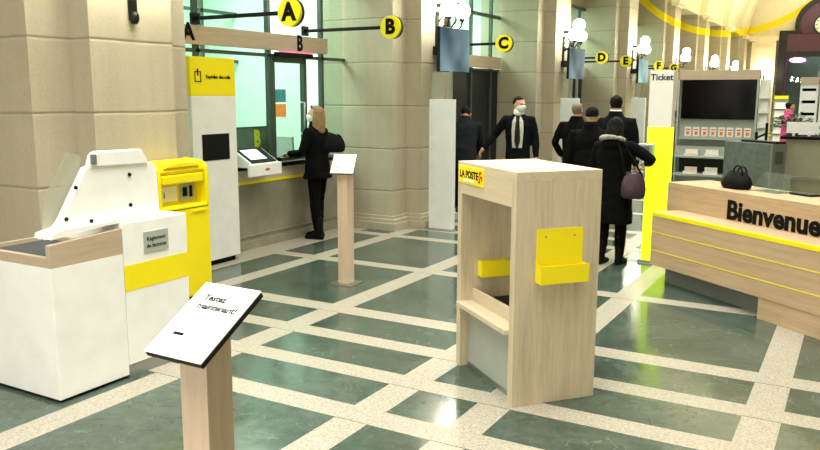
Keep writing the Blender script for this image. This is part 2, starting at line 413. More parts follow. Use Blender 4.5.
# ------------------------------------------------------------ glazed bays in the left wall, office behind
OX = -9.6
bm = bmesh.new()
box(bm, (OX-.2, 3.0, -.2), (OX, 30, 4.2)); box(bm, (OX, 2.9, -.2), (-6.7, 3.0, 4.2)); box(bm, (OX, 30, -.2), (-6.7, 30.1, 4.2))
for k in range(1, 5): box(bm, (OX, C0+PER*k-.05, 0), (-6.74, C0+PER*k+.05, 4.1))
struct(obj('wall_office', bm, 'mint'))
struct(obj('ceiling_office', B(((OX, 3, 4.1), (-6.4, 30, 4.2))), 'mint'))
struct(obj('floor_office', B(((OX, 3, -.2), (-6.6, 30, .0))), 'floorin'))
for k in range(0, 7):
    a, b = C0+PER*k+.81, C0+PER*(k+1)-.81
    fr = bmesh.new(); gl = bmesh.new()
    mull = (a+.03, 6.42, 7.62, 8.70) if k == 0 else (a+.03, (a+b)/2-.6, (a+b)/2+.6, b-.4)
    for y in mull: box(fr, (XR-.06, y-.025, 0 if k else 1.0), (XR, y+.025, 4.0))
    box(fr, (XR-.06, a, 3.3), (XR, b, 3.36)); box(fr, (XR-.06, a, 3.94), (XR, b, 4.0)); box(fr, (XR-.06, a, 2.3), (XR, b, 2.34))
    for y0, y1 in zip((a,)+mull, mull+(b,)):
        if y1-y0 > .1 and not (k == 0 and abs(y0-7.62) < .01): box(gl, (XR-.035, y0+.02, (1.02 if k == 0 else 2.36)), (XR-.027, y1-.02, 3.95))
    w = struct(obj('window_1' if k == 0 else 'window_%d' % (k+3), fr, 'frame')); obj('pane', gl, 'glass', w)
    if k:
        bm = B(((XR-.12, a, 0), (XR-.04, b, 2.3))); d = struct(obj('door_2' if k == 1 else 'door_%d' % (k+3), bm, 'dark'))
        bm = bmesh.new(); tube(bm, [(XR-.04, a+1.9, 1.0), (XR+.03, a+1.9, 1.0), (XR+.03, a+2.05, 1.0)], .012, 8); obj('handle', bm, 'metal', d, True)
        t = thing('fascia_board', 'plain wooden fascia above the dark doorway behind sign %s' % 'CDEFGHI'[k-1], 'fascia', (XR, (a+b)/2, 2.35), 0, 'fascia boards over the doorways')
        obj('board', B(((.005, a-(a+b)/2+.03, 0), (.035, b-(a+b)/2-.03, .22))), 'oakd', t)
bm = bmesh.new()
for y in (6.6, 7.9, 9.2): box(bm, (-9.0, y-.03, 0), (-8.95, y+.03, 4.1))
for z in (2.35, 3.1): box(bm, (-9.0, 5.5, z), (-8.95, 9.98, z+.05))
box(bm, (-8.0, 5.5, 3.5), (-7.9, 9.98, 3.62))
struct(obj('trim_6', bm, 'frame'))
# glass door in the first bay
fr = bmesh.new()
for y in (7.69, 8.33): box(fr, (XR-.075, y-.03, 1.02), (XR-.01, y+.03, 2.3))
box(fr, (XR-.075, 7.69, 2.24), (XR-.01, 8.33, 2.3)); box(fr, (XR-.075, 7.69, 1.02), (XR-.01, 8.33, 1.06))
d = struct(obj('door_1', fr, 'frame')); obj('pane', B(((XR-.045, 7.7, 1.05), (XR-.038, 8.32, 2.26))), 'glass', d)
bm = bmesh.new(); tube(bm, [(XR-.02, 8.24, 1.35), (XR+.04, 8.24, 1.35), (XR+.04, 8.24, 1.75), (XR-.02, 8.24, 1.75)], .012, 8); obj('handle', bm, 'metal', d, True)

# service counter of the first bay
CA, CB = 6.67, C0+PER-.83
t = thing('service_counter', 'stone-fronted service counter with black top below the glazed bay', 'counter', (XR, 7.37, 0))
y0, y1 = CA-7.37, CB-7.37
obj('front_panel', B(((-.5, y0, .1), (0, y1, .79)), ((-.02, y0, .0), (.02, y1, .1)), ((-.01, y0, .15), (.012, y1, .17))), 'conc', t)
obj('stripe', B(((-.5, y0, .79), (.006, y1, .825))), 'yellow', t, label='yellow stripe')
obj('apron', B(((-.5, y0, .825), (0, y1, .96))), 'oak_y', t)
obj('worktop', B(((-.6, y0, .96), (.04, y1, 1.005)), bev=.006), 'black', t)
# grey glass-front panel with yellow B
t = thing('divider_screen', 'dark grey counter screen carrying a yellow letter B', 'screen', (-6.5, 7.1, 1.005))
obj('panel', B(((-.02, -.75, 0), (.02, .72, .44))), 'grey', t)
text('B', .27, 'yellow', t, Vector((.022, .42, .3)), R_ROOM, .012, sx=.75)
obj('top_edge', B(((-.025, -.75, .44), (.025, .72, .455))), 'frame', t)
# counter terminal
t = thing('counter_terminal', 'white terminal with tilted screen on the black service worktop', 'terminal', (-6.27, 7.16, 1.005))
bm = bmesh.new(); prism(bm, [(-.2, 0), (.16, 0), (.16, .05), (-.1, .2), (-.2, .2)], 'y', -.2, .3); obj('body', bm, 'white', t)
th = math.atan2(-.15, .26); Tm = Matrix.Translation((.03, .05, .125)) @ Matrix.Rotation(-th, 4, 'Y')
bm = bmesh.new(); box(bm, (-.15, -.22, 0), (.15, .22, .014), .004, Tm); obj('bezel', bm, 'black', t)
bm = bmesh.new(); box(bm, (-.11, -.18, .014), (.09, .1, .017), 0, Tm); obj('display', bm, 'lcd', t)
bm = B(((.155, -.25, -.1), (.2, .32, .045)), bev=.008); obj('front_lip', bm, 'white', t); obj('card_slot', B(((.2, .02, -.035), (.205, .09, -.015))), 'red', t)
# keypad and tray
t = thing('payment_pad', 'small black payment pad on the worktop before the glass door', 'payment pad', (-6.4, 7.72, 1.005))
bm = B(((-.06, -.09, 0), (.06, .09, .06)), bev=.01); obj('body', bm, 'blackm', t); obj('keys', B(((-.04, -.06, .06), (.02, .05, .064))), 'grey', t)
# fascia with letters A and B
t = thing('fascia_board', 'long wooden fascia with black letters A and B above the first counter', 'fascia', (XR, 6.35, 2.38))
obj('board', B(((0, -.78, 0), (.04, 2.42, .2)), bev=.004), 'oakd', t)
text('A', .24, 'ink', t, Vector((.044, -.1, .12)), R_ROOM, .01); text('B', .26, 'ink', t, Vector((.044, 1.81, .1)), R_ROOM, .01, sx=.8)
t = thing('door_closer', 'thin dark closer box with pink strip over the glass door', 'door closer', (XR+.02, 8.0, 2.31))
obj('case', B(((-.02, -.3, 0), (.05, .4, .05))), 'blackm', t); obj('strip', B(((-.01, -.22, .055), (.055, .42, .068))), 'pinkstrip', t)
# office behind the glass
t = thing('office_desk', 'white desk in the lit office behind the glass', 'desk', (-7.9, 7.9, 0))
obj('desktop', B(((-.4, -.8, .72), (.4, .8, .75))), 'white', t)
for x in (-.36, .36):
    for y in (-.74, .74): obj('leg', B(((x-.02, y-.02, 0), (x+.02, y+.02, .72))), 'metal', t)
t = thing('office_chair', 'grey mesh office chair seen through the glass door', 'chair', (-7.26, 9.2, 0))
bm = bmesh.new(); ball(bm, (0, 0, .48), (.25, .25, .05)); obj('seat', bm, 'blackm', t, True)
bm = bmesh.new(); prism(bm, [(-.22, .6), (.22, .6), (.2, 1.25), (-.2, 1.25)], 'y', -.26, -.22); obj('backrest', bm, 'lgrey', t)
bm = bmesh.new(); cyl(bm, (0, 0, .1), (0, 0, .45), .03); obj('post', bm, 'black', t)
for k in range(5):
    bm = bmesh.new(); tube(bm, [(0, 0, .12), (.28*math.cos(k*1.2566), .28*math.sin(k*1.2566), .05)], .02, 8); ball(bm, (.28*math.cos(k*1.2566), .28*math.sin(k*1.2566), .035), .035, 8); obj('leg', bm, 'black', t, True)
bm = bmesh.new(); tube(bm, [(-.2, -.24, .5), (-.2, -.24, .75)], .02, 8); tube(bm, [(0, -.2, .46), (0, -.24, .7)], .025, 8); obj('bracket', bm, 'black', t)
t = thing('monitor', 'dark monitor on the office desk behind the glass', 'monitor', (-7.8, 8.1, .75))
obj('screen', B(((-.02, -.28, .1), (.02, .28, .45))), 'black', t); obj('stand', B(((-.03, -.03, .01), (0, .03, .2)), ((-.1, -.12, 0), (.1, .12, .012))), 'black', t)
for k, (y, z, mm, nm) in enumerate(((0, 1.83, 'teal', 'teal'), (0, 1.6, 'orange', 'orange'))):
    t = thing('poster', 'small %s poster on the office side wall behind the glass door' % nm, 'poster', (-8.12, 9.985, z), -PI/2)
    obj('sheet', B(((0, -.13, -.1), (.006, .13, .1))), mm, t); obj('margin', B(((-.004, -.15, -.115), (.0, .15, .115))), 'paper', t)
t = thing('filing_cabinet', 'pale grey cabinet against the office back wall', 'cabinet', (-9.3, 8.4, 0))
obj('body', B(((-.28, -.5, 0), (.25, .5, 1.2))), 'lgrey', t)
for z in (.05, .45, .85): obj('drawer', B(((.25, -.46, z), (.27, .46, z+.33))), 'white2', t)

# ------------------------------------------------------------ letter signs on bars
def letter_sign(ch, y, label):
    t = thing('letter_sign', label, 'sign', (-5.03, y, 2.65))
    bm = bmesh.new(); box(bm, (XR+5.03, -.015, -.02), (-.1, .015, .02)); box(bm, (XR+5.03, -.06, -.06), (XR+5.06, .06, .06)); obj('bar', bm, 'black', t)
    bm = bmesh.new(); cyl(bm, (0, -.02, 0), (0, .02, 0), .136, 40); obj('disc', bm, 'yellow', t)
    bm = bmesh.new(); cyl(bm, (.01, .0205, 0), (.01, .05, 0), .136, 40); obj('back_disc', bm, 'black', t)
    text(ch, .235, 'ink', t, Vector((0, -.022, 0)), R_FRONT, .012)
for ch, y, w in (('A', 6.38, 'nearest and largest of the discs'), ('B', 8.31, 'beside the pier'), ('C', 11.75, 'beside the first hanging screen'), ('D', 17.1, 'right of the second hanging screen'), ('E', 19.07, 'left of the third hanging screen'), ('F', 22.53, 'above the tall ticket column'), ('G', 24.49, 'farthest in the row')):
    letter_sign(ch, y, 'yellow disc sign with black letter %s, %s' % (ch, w))

# ------------------------------------------------------------ wall lamps on the piers
def wall_lamp(y):
    t = thing('wall_lamp', '', 'lamp', (PX2, y, 2.45))
    bm = bmesh.new(); box(bm, (0, -.04, .0), (.03, .04, .5), .008); ball(bm, (.03, 0, .02), (.045, .04, .06), 10); ball(bm, (.035, 0, .3), (.05, .05, .05), 10); ball(bm, (.02, 0, .52), (.03, .04, .04), 10); obj('back_plate', bm, 'iron', t, True)
    bm = bmesh.new()
    tube(bm, [(.03, 0, .34), (.12, 0, .28), (.22, 0, .3), (.3, 0, .4), (.32, 0, .52)], .016, 8)
    for s in (-1, 1): tube(bm, [(.2, 0, .29), (.26, .1*s, .28), (.28, .2*s, .34), (.3, .22*s, .42)], .014, 8)
    tube(bm, [(.03, 0, .42)]+[(.13+.07*math.cos(a), 0, .42+.07*math.sin(a)) for a in [PI-.3*i for i in range(18)]], .01, 6)
    obj('arm', bm, 'iron', t, True)
    for x, yy, z in ((.32, 0, .76), (.3, -.2, .56), (.3, .2, .56)):
        bm = bmesh.new(); tube(bm, [(x, yy, z-.14), (x, yy, z-.1)], [.03, .05], 10, False); obj('cup', bm, 'iron', t)
        bm = bmesh.new(); ball(bm, (x, yy, z), .115, 20); obj('globe', bm, 'globe', t, True)
    return t
wl = wall_lamp(C0); wl['label'] = 'iron wall lamp at the top left on the nearest pier'
names = ['between the letter B and C signs', 'above the second hanging screen', 'above the third hanging screen, near letter E', 'above letter G sign', 'fifth along the wall, above the black screen', 'sixth along the wall, before the far end']
for k in range(1, 7): dup(wl, (PX2, C0+PER*k, 2.45), 'iron wall lamp with glowing white globes, '+names[k-1])
dup(wl, (-4.5, Y1-.54, 2.3), 'iron wall lamp on the cream corner pilaster of the end wall', -PI/2)

# ------------------------------------------------------------ totems and hanging screens at piers two to four
def totem(k, lab):
    y = 9.62+PER*(k-1); t = thing('information_totem', lab, 'totem', (-4.99, y, 0))
    obj('panel', B(((-.19, -.05, .015), (.17, .05, 1.79)), bev=.004), 'white2', t); obj('foot', B(((-.22, -.14, 0), (.22, .14, .015))), 'metal', t)
    obj('glass_top', B(((-.17, -.02, 1.79), (.02, .02, 2.16))), 'frost', t)
    obj('post', B(((.09, -.02, 1.79), (.13, .02, 2.16))), 'metal', t)
def wall_screen(k, lab, mat):
    y = C0+PER*k; t = thing('wall_screen', lab, 'screen', (-5.02, y-.02, 2.16), math.radians(-2))
    obj('housing', B(((-.05, -.43, 0), (0, .43, .6)), bev=.006), 'black', t); obj('display', B(((0, -.42, .01), (.004, .42, .59))), mat, t)
    obj('mount', B(((-.3, -.1, .24), (-.05, .1, .36)), ((-.18, .0, .34), (-.14, .04, .95)), ((-.18, .08, .34), (-.14, .12, .95)), ((-.3, 0, .9), (-.14, .12, .95))), 'iron', t)
for k, w, mt in ((1, 'nearest', 'blue'), (2, 'second', 'blue'), (3, 'third', 'pale')):
    totem(k, 'white standing totem at the foot of the %s hanging screen' % w); wall_screen(k, '%s hanging screen on the pier wall, glowing %s' % (w, 'blue grey' if mt == 'blue' else 'pale green'), mt)
# ------------------------------------------------------------ white parcel kiosk
t = thing('parcel_kiosk', 'tall white parcel kiosk with yellow head and black screen', 'kiosk', (-6.18, 6.33, 0))
obj('body', B(((-.15, -.335, .06), (.15, .33, 1.832)), bev=.005), 'white2', t)
obj('head', B(((-.15, -.335, 1.832), (.15, .33, 2.235)), bev=.005), 'yellow', t, label='yellow head')
obj('display', B(((.15, -.205, 1.15), (.154, .205, 1.43))), 'black', t); obj('plinth', B(((-.13, -.29, 0), (.11, .29, .06))), 'blackm', t)
text('Expédier des colis', .05, 'ink', t, Vector((.152, .07, 2.03)), R_ROOM, .001)
bm = bmesh.new()
for lo, hi in (((.15, -.275, 1.98), (.154, -.265, 2.08)), ((.15, -.195, 1.98), (.154, -.185, 2.08)), ((.15, -.275, 1.975), (.154, -.185, 1.985)), ((.15, -.275, 2.075), (.154, -.185, 2.085)), ((.15, -.24, 2.04), (.154, -.22, 2.11))): box(bm, lo, hi)
obj('parcel_icon', bm, 'ink', t)

# ------------------------------------------------------------ yellow letter box
t = thing('letter_box', 'yellow letter box between the white bill counter and the kiosk', 'letter box', (-5.2, 4.89, 0))
bm = bmesh.new()
box(bm, (-.12, -.29, .08), (.16, .29, .9), .012)
obj('body', bm, 'yellow', t)
bm = bmesh.new()
prism(bm, [(-.12, .9), (.03, .9), (.03, 1.12), (.09, 1.14), (.14, 1.2), (.12, 1.26), (-.12, 1.28)], 'y', -.27, .27)
obj('hood', bm, 'yellow2', t)
for s in (-1, 1): bm = bmesh.new(); prism(bm, [(-.12, .88), (.16, .88), (.16, 1.14), (.15, 1.22), (.1, 1.27), (-.12, 1.29)], 'y', s*.29-(.03 if s > 0 else 0), s*.29+(0 if s > 0 else .03)); obj('cheek', bm, 'yellow', t)
bm = bmesh.new(); prism(bm, [(-.2, 1.245), (.2, 1.245), (.14, 1.27), (0, 1.28), (-.14, 1.27)], 'x', .06, .15, T=Matrix.Translation((0, 0, -.01))); obj('crest', bm, 'yellow', t)
obj('slot_flap', B(((.09, -.24, 1.09), (.15, .24, 1.17)), bev=.012), 'yellow', t); obj('slot', B(((.085, -.24, 1.175), (.12, .24, 1.19))), 'blackm', t)
obj('notice', B(((.03, -.22, .93), (.036, .03, 1.06))), 'paper', t, label='white notice'); obj('lock_plate', B(((.03, .06, .92), (.04, .23, 1.07))), 'lgrey', t); obj('keyhole', B(((.04, .09, .96), (.046, .14, 1.04)), ((.04, .17, .95), (.046, .2, 1.05))), 'ink', t)
text('i', .07, 'ink', t, Vector((.037, -.12, .99)), R_ROOM, .001)
obj('handle', B(((.16, .08, .83), (.172, .24, .845))), 'yellow2', t); obj('door_gap', B(((.158, -.27, .868), (.163, .27, .873))), 'ink', t)
obj('plinth', B(((-.1, -.27, 0), (.12, .27, .08))), 'blackm', t)

# ------------------------------------------------------------ packing counter and bill counter at the left
t = thing('packing_counter', 'white packing counter with raised wooden rim at the left edge', 'counter', (-4.44, 3.13, 0))
obj('body', B(((-.37, -.26, .02), (.37, .262, .835)), bev=.004), 'white', t); obj('base', B(((-.34, -.23, 0), (.34, .25, .02))), 'blackm', t)
bm = bmesh.new(); box(bm, (-.37, -.26, .835), (.37, .262, .862)); box(bm, (-.37, -.26, .862), (-.34, .262, .895)); box(bm, (-.34, -.26, .862), (.33, -.225, .895)); box(bm, (-.34, .235, .862), (.33, .262, .895)); prism(bm, [(-.26, .862), (.262, .862), (.262, .998), (-.215, .975), (-.26, .97)], 'x', .33, .37)
obj('rim', bm, 'oakd', t); obj('mat', B(((-.34, -.225, .862), (.33, .235, .87))), 'felt', t, label='dark grey inset mat')
t = thing('bill_counter', 'white bill payment counter with yellow band and grey sign', 'counter', (-4.38, 3.673, 0))
obj('body', B(((-.31, -.277, .085), (.31, .277, 1.03)), bev=.004), 'white', t); obj('plinth', B(((-.29, -.277, 0), (.305, .277, .085))), 'shade', t)
obj('band', B(((.306, -.277, .58), (.3115, .277, .752))), 'yellow', t, label='yellow band')
s = obj('sign_plate', B(((.31, -.11, .81), (.316, .1, .95))), 'lgrey', t)
for w, z in (('Règlement', .9), ('de factures', .853)):
    text(w, .038, 'ink', t, Vector((.3165, -.005, z)), R_ROOM, .0003, .001)
# scanner
t = thing('bill_scanner', 'large white scanner with bolted cheeks on the bill counter', 'scanner', (-4.15, 3.4, 1.03))
ck = [(-.5, -.035), (-.42, .02), (-.375, .06), (-.175, .368), (-.13, .378), (.345, .366), (.375, .33), (.385, .03), (.3, .0), (.0, .0), (-.13, -.0)]
for x in (-.02, -.06):
    bm = bmesh.new(); prism(bm, ck, 'x', x, x+.02); c = obj('cheek', bm, 'white', t)
bm = bmesh.new(); prism(bm, [(-.155, .37), (-.125, .45), (-.09, .465), (.25, .462), (.285, .4), (.3, .36)], 'x', -.055, .015)
bmesh.ops.bevel(bm, geom=bm.edges[:], offset=.008, segments=2, affect='EDGES'); obj('lid', bm, 'white', t)
obj('lid_end', B(((.0, -.15, .385), (.022, -.115, .45)), bev=.004), 'grey', t)
bm = bmesh.new(); prism(bm, [(-.37, .04), (.34, .03), (.28, .365), (-.14, .37)], 'x', -.05, -.02); obj('core', bm, 'acryl', t)
bm = bmesh.new(); prism(bm, [(-.5, -.03), (-.13, -.0), (.0, .004), (.36, .004), (.38, .03), (-.02, .03), (-.12, .02), (-.4, .02), (-.49, .0)], 'x', -.1, .06); obj('base_tray', bm, 'white', t)
for y, z in ((-.268, .255), (-.347, .07), (-.17, .035), (.145, .3), (.14, .1)):
    bm = bmesh.new(); cyl(bm, (0, y, z), (.008, y, z), .0125, 12); obj('bolt', bm, 'black', t)
bm = bmesh.new(); prism(bm, [(-.46, .0), (-.4, .0), (-.17, .36), (-.15, .44), (-.25, .47), (-.44, .18)], 'x', -.085, -.079); obj('guard', bm, 'frost', t, label='clear plastic guard')

# ------------------------------------------------------------ test stands
def test_stand(label, px, py, w, pc, yaw, tilt, pw, ph, lines, base):
    t = thing('test_stand', label, 'sign stand', (px, py, 0))
    obj('post', B(((-w/2, -w/2, 0 if not base else .008), (w/2, w/2, pc[2]-.05)), bev=.002), 'oakp', t)
    if base: obj('base_plate', B(((-.13, -.13, 0), (.13, .13, .008))), 'metal', t)
    Tm = Matrix.Translation(Vector(pc)-Vector((px, py, 0))) @ Matrix.Rotation(yaw, 4, 'Z') @ Matrix.Rotation(tilt, 4, 'X')
    def P(name, lo, hi, mat, bev=0, label=None):
        bm = bmesh.new(); box(bm, lo, hi, bev, Tm); return obj(name, bm, mat, t, label=label)
    P('board', (-pw/2, -ph/2, -.022), (pw/2, ph/2, -.004), 'black', .002); P('sheet', (-pw/2, -ph/2, -.004), (pw/2, ph/2, 0), 'paper')
    P('neck', (-w/2, -w/2, -.06), (w/2, w/2, -.022), 'black')
    for s, size, x, y, m_ in lines:
        text(s, size, m_, t, Tm @ Vector((x, y, .0006)), Tm.to_3x3(), .0009, .0004, 'LEFT')
    P('mark', (-pw*.3, -ph*.235, 0), (-pw*.12, -ph*.2, .0008), 'ink')
test_stand('front sign stand with large white tilted board on a wooden post', -1.69, 1.695, .11, (-1.647, 1.65, 1.19), -.014, .533, .225, .298,
           [('Testez', .033, -.068, .088, 'ink'), ('maintenant!', .033, -.068, .052, 'ink'), ('Plus simple et', .02, -.08, .004, 'ink2'), ('plus rapide', .02, -.08, -.022, 'ink2')], False)
test_stand('slim wooden sign stand by the pier, left of the booth', -4.34, 6.31, .115, (-4.345, 6.29, 1.19), .363, .75, .225, .245,
           [('Testez', .016, -.06, .07, 'ink2'), ('maintenant!', .016, -.06, .048, 'ink2')], True)

# ------------------------------------------------------------ writing booth
t = thing('writing_booth', 'pale wooden standing booth with yellow trays and postal sign', 'booth', (-1.695-.84*math.cos(math.radians(40.2)), 4.19+.84*math.sin(math.radians(40.2)), 0), math.radians(-40.2))
W, D, H_, TH = .84, .57, 1.415, .06
obj('side_panel', B(((0, 0, 0), (TH, D, H_-.06)), bev=.002), 'oak', t); sp = obj('side_panel', B(((W-TH, 0, 0), (W, D, H_-.06)), bev=.002), 'oak', t)
obj('top_panel', B(((0, 0, H_-.06), (W, D, H_)), bev=.002), 'oak_x', t); obj('fascia', B(((TH, 0, 1.205), (W-TH, .05, H_-.06)), bev=.001), 'oak_x', t)
obj('back_rail', B(((TH, D-.04, 1.2), (W-TH, D, H_-.06))), 'oak_x', t)
obj('shelf', B(((TH, -.03, .435), (W-TH, .12, .465)), bev=.002), 'oak_x', t); obj('backboard', B(((TH, .09, .465), (W-TH, .115, .545)), bev=.002), 'oak_x', t)
obj('modesty_panel', B(((TH, .07, .03), (W-TH, .1, .435))), 'lgrey', t, label='grey lower panel'); obj('kick_rail', B(((TH, .06, 0), (W-TH, .1, .03))), 'metal', t)
obj('dark_filler', B(((TH+.2, .13, .3), (W-TH, D-.06, .53))), 'blackm', t)  # black block made up to stand for the dark gap behind the backboard
p = obj('sign_plate', B(((.02, -.006, 1.277), (.41, 0, 1.392)), bev=.001), 'yellow', t)
text('LA POSTE', .066, 'ink', p, Vector((.185, -.007, 1.337)), R_FRONT, .0016, .001)
bm = bmesh.new()
for lo, hi in (((.345, 1.345), (.36, 1.372)), ((.33, 1.33), (.345, 1.345)), ((.36, 1.33), (.39, 1.345)), ((.345, 1.30), (.36, 1.33)), ((.36, 1.36), (.378, 1.372)), ((.33, 1.30), (.345, 1.312)), ((.378, 1.315), (.39, 1.33))): box(bm, (lo[0], -.008, lo[1]), (hi[0], -.006, hi[1]))
obj('cross_emblem', bm, 'red', p)
obj('sign_strip', B(((.1, -.0075, 1.292), (.27, -.006, 1.305))), 'paper', p)
def tray(x, s, y0, y1, z, zt, lab):
    f = lambda a, b: (min(x+s*a, x+s*b), max(x+s*a, x+s*b))
    def bx(a, b, ya, yb, za, zb): p, q = f(a, b); return ((p, ya, za), (q, yb, zb))
    h = .11
    tr = obj('leaflet_tray', B(bx(0, .004, y0, y1, z, zt), bx(.004, .06, y0, y1, z, z+.006), bx(.056, .062, y0, y1+.015, z, z+h), bx(.004, .056, y0, y0+.005, z, z+h), bx(.004, .056, y1-.005, y1, z, z+h)), 'yellow', t, label=lab)
    for yy in (y0+.06, y1-.06):
        bm = bmesh.new(); q = (x+s*.004, yy, zt-.045); cyl(bm, q, (q[0]+s*.003, yy, zt-.045), .006, 10); obj('screw', bm, 'metal', tr)
tray(W, 1, .138, .45, .755, 1.075, 'yellow leaflet tray outside'); tray(TH, 1, .13, .34, .63, .735, 'yellow leaflet tray inside'); tray(W-TH, -1, .14, .4, .8, .95, 'yellow leaflet tray on the inner right')

# ------------------------------------------------------------ ticket column
t = thing('ticket_column', 'tall white and glowing yellow ticket column', 'ticket machine', (-1.93, 8.9, 0))
obj('upper_panel', B(((-.125, -.08, 1.51), (.125, .08, 2.115)), bev=.003), 'white', t)
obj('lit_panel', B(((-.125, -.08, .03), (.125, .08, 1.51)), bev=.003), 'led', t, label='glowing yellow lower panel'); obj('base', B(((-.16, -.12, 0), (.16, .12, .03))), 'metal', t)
text('Ticket', .092, 'ink', t, Vector((0, -.0805, 2.04)), R_FRONT, .002)
d_ = obj('dispenser', B(((-.2, -.22, 1.15), (-.03, -.08, 1.33)), bev=.01), 'lgrey', t); obj('printer_slot', B(((-.17, -.224, 1.22), (-.07, -.22, 1.235))), 'ink', d_); obj('touch_pad', B(((-.18, -.225, 1.25), (-.06, -.22, 1.31))), 'grey', d_)

# ------------------------------------------------------------ welcome counter
DA = math.atan2(-.628, .778)
t = thing('welcome_counter', 'long oak welcome counter with yellow ledge lines and black lettering', 'counter', (-1.75, 7.89, 0), DA)
L = 3.4
obj('lower_front', B(((0, 0, .185), (L, .36, .675)), bev=.003), 'oak_c', t)
lg = obj('ledge', B(((0, -.004, .675), (L, .03, .715)), bev=.003), 'yellow', t, label='yellow ledge')
obj('ledge_top', B(((0, .03, .675), (L, .37, .713))), 'oak_c', t)
for z in (.335, .516): obj('stripe', B(((0, -.003, z-.004), (L, .002, z+.004))), 'yellow', t, label='thin yellow stripe')
obj('upper_front', B(((-.19, .33, .2), (L+.05, .36, .955)), bev=.002), 'oak_c', t); obj('worktop', B(((-.19, .33, .955), (L+.05, .86, .978)), bev=.003), 'oak_c', t)
obj('end_panel', B(((-.18, .36, .0), (-.13, .84, .955))), 'oak_c', t); obj('back_panel', B(((-.13, .8, .0), (L, .84, .955))), 'oak_c', t)
obj('plinth', B(((.06, .15, 0), (L, .3, .185))), 'grey', t, label='dark recessed plinth'); obj('support_block', B(((1.41, .006, 0), (L, .15, .185)), bev=.002), 'oak_c', t)
text('Bienvenue', .243, 'ink', t, Vector((.645, .329, .8)), R_FRONT, .008, .006, 'LEFT', sx=1.03)
RC = Matrix.Rotation(DA, 3, 'Z'); CO = Vector((-1.75, 7.89, 0))
W_ = lambda x, y, z: CO+RC @ Vector((x, y, z))
t = thing('handbag', 'black soft bag with looped handle on the oak counter', 'bag', W_(.5, .56, .978), DA)
def bag_mesh(w, d, h):
    bm = bmesh.new(); rings = []
    for f, sx, sy in ((0, .8, .8), (.1, .98, 1), (.35, 1.04, 1.05), (.65, .95, .75), (.9, .72, .35), (1, .6, .16)):
        rings.append([Vector((w/2*sx*math.copysign(abs(math.cos(a))**.8, math.cos(a)), d/2*sy*math.sin(a), h*f+(.012*math.sin(3*a) if f > .3 else 0))) for a in [2*PI*k/24 for k in range(24)]])
    loft(bm, rings); return bm
obj('body', bag_mesh(.33, .18, .155), 'blackm', t, True)
bm = bmesh.new(); tube(bm, [(.06*math.cos(a)+.03, -.02, .13+.09*math.sin(a)) for a in [PI*k/12 for k in range(13)]], .008, 8); tube(bm, [(.06*math.cos(a)+.045, .02, .13+.08*math.sin(a)) for a in [PI*k/12 for k in range(13)]], .008, 8); obj('handle', bm, 'blackm', t, True)
t = thing('leaflet_holder', 'clear plastic holder on the oak counter right of the bag', 'holder', W_(.83, .66, .978), DA)
bm = bmesh.new(); prism(bm, [(-.1, 0), (.1, 0), (.1, .004), (-.09, .004)], 'x', -.15, .15); obj('base', bm, 'glass2', t)
bm = bmesh.new(); box(bm, (-.15, .06, .004), (.15, .064, .17)); obj('back_plate', bm, 'glass2', t)
for x in (-.15, .0, .146): bm = bmesh.new(); prism(bm, [(-.09, .004), (.064, .004), (.064, .16)], 'x', x, x+.004); obj('side_plate', bm, 'glass2', t)
t = thing('phone_tray', 'flat dark tray on the oak counter beside the clear holder', 'tray', W_(1.13, .74, .978), DA)
obj('body', B(((-.12, -.06, 0), (.12, .06, .02)), bev=.006), 'black', t); obj('inset', B(((-.1, -.045, .02), (.1, .045, .021))), 'felt', t)

# ------------------------------------------------------------ desks behind the counter
t = thing('staff_desk', 'mottled grey stone staff desk behind the bag and counter', 'desk', (-.93, 10.14, 0), DA)
obj('front_panel', B(((-.74, 0, 0), (.0, .18, 1.29)), bev=.004), 'greystone', t); obj('side_panel', B(((-.0, 0.002, 0), (.03, .22, 1.29))), 'grey', t); obj('top_strip', B(((-.52, .05, 1.29), (.03, .2, 1.315))), 'black', t)
obj('side_plaque', B(((.03, .05, 1.05), (.034, .17, 1.2))), 'frame', t)  # thin green-grey plate on the right side of the desk
t = thing('barrier_rail', 'pair of thin black uprights rising behind the grey staff desk', 'barrier', (-1.16, 11.3, 0))
for x in (-.06, .06): bm = bmesh.new(); cyl(bm, (x, 0, .02), (x, 0, 1.44+x), .018, 10); obj('upright', bm, 'black', t)
bm = bmesh.new(); cyl(bm, (-.06, 0, 1.3), (.06, 0, 1.36), .014, 8); obj('crossbar', bm, 'black', t); obj('foot', B(((-.16, -.12, 0), (.16, .12, .02))), 'black', t)
t = thing('long_desk', 'long olive grey desk with dark edge at the right', 'desk', (.1, 10.75, 0))
obj('front_panel', B(((-.92, -.02, 0), (.9, .0, 1.325))), 'olive', t); obj('worktop', B(((-.98, -.06, 1.325), (.94, .5, 1.36)), bev=.003), 'blackm', t); obj('end_panel', B(((-.92, 0, 0), (-.88, .48, 1.325))), 'olive', t); obj('end_panel', B(((.86, 0, 0), (.9, .48, 1.325))), 'olive', t)
obj('shelf_rail', B(((-.92, -.05, .84), (.9, -.02, .87))), 'frost', t)
t = thing('name_board', 'white blank board on the dark edge of the long desk', 'sign', (-.66, 10.86, 1.36))
obj('board', B(((-.17, -.006, .035), (.17, .006, .17))), 'paper', t); obj('foot', B(((-.1, -.03, 0), (-.07, .03, .035)), ((.07, -.03, 0), (.1, .03, .035))), 'metal', t)
t = thing('potted_plant', 'bushy dark green plant behind the white board', 'plant', (-.78, 11.17, 1.36))
bm = bmesh.new(); tube(bm, [(0, 0, .001), (0, 0, .1)], [.06, .085], 16, False); obj('pot', bm, 'mauve', t)
bm = bmesh.new(); rnd = random.Random(3)
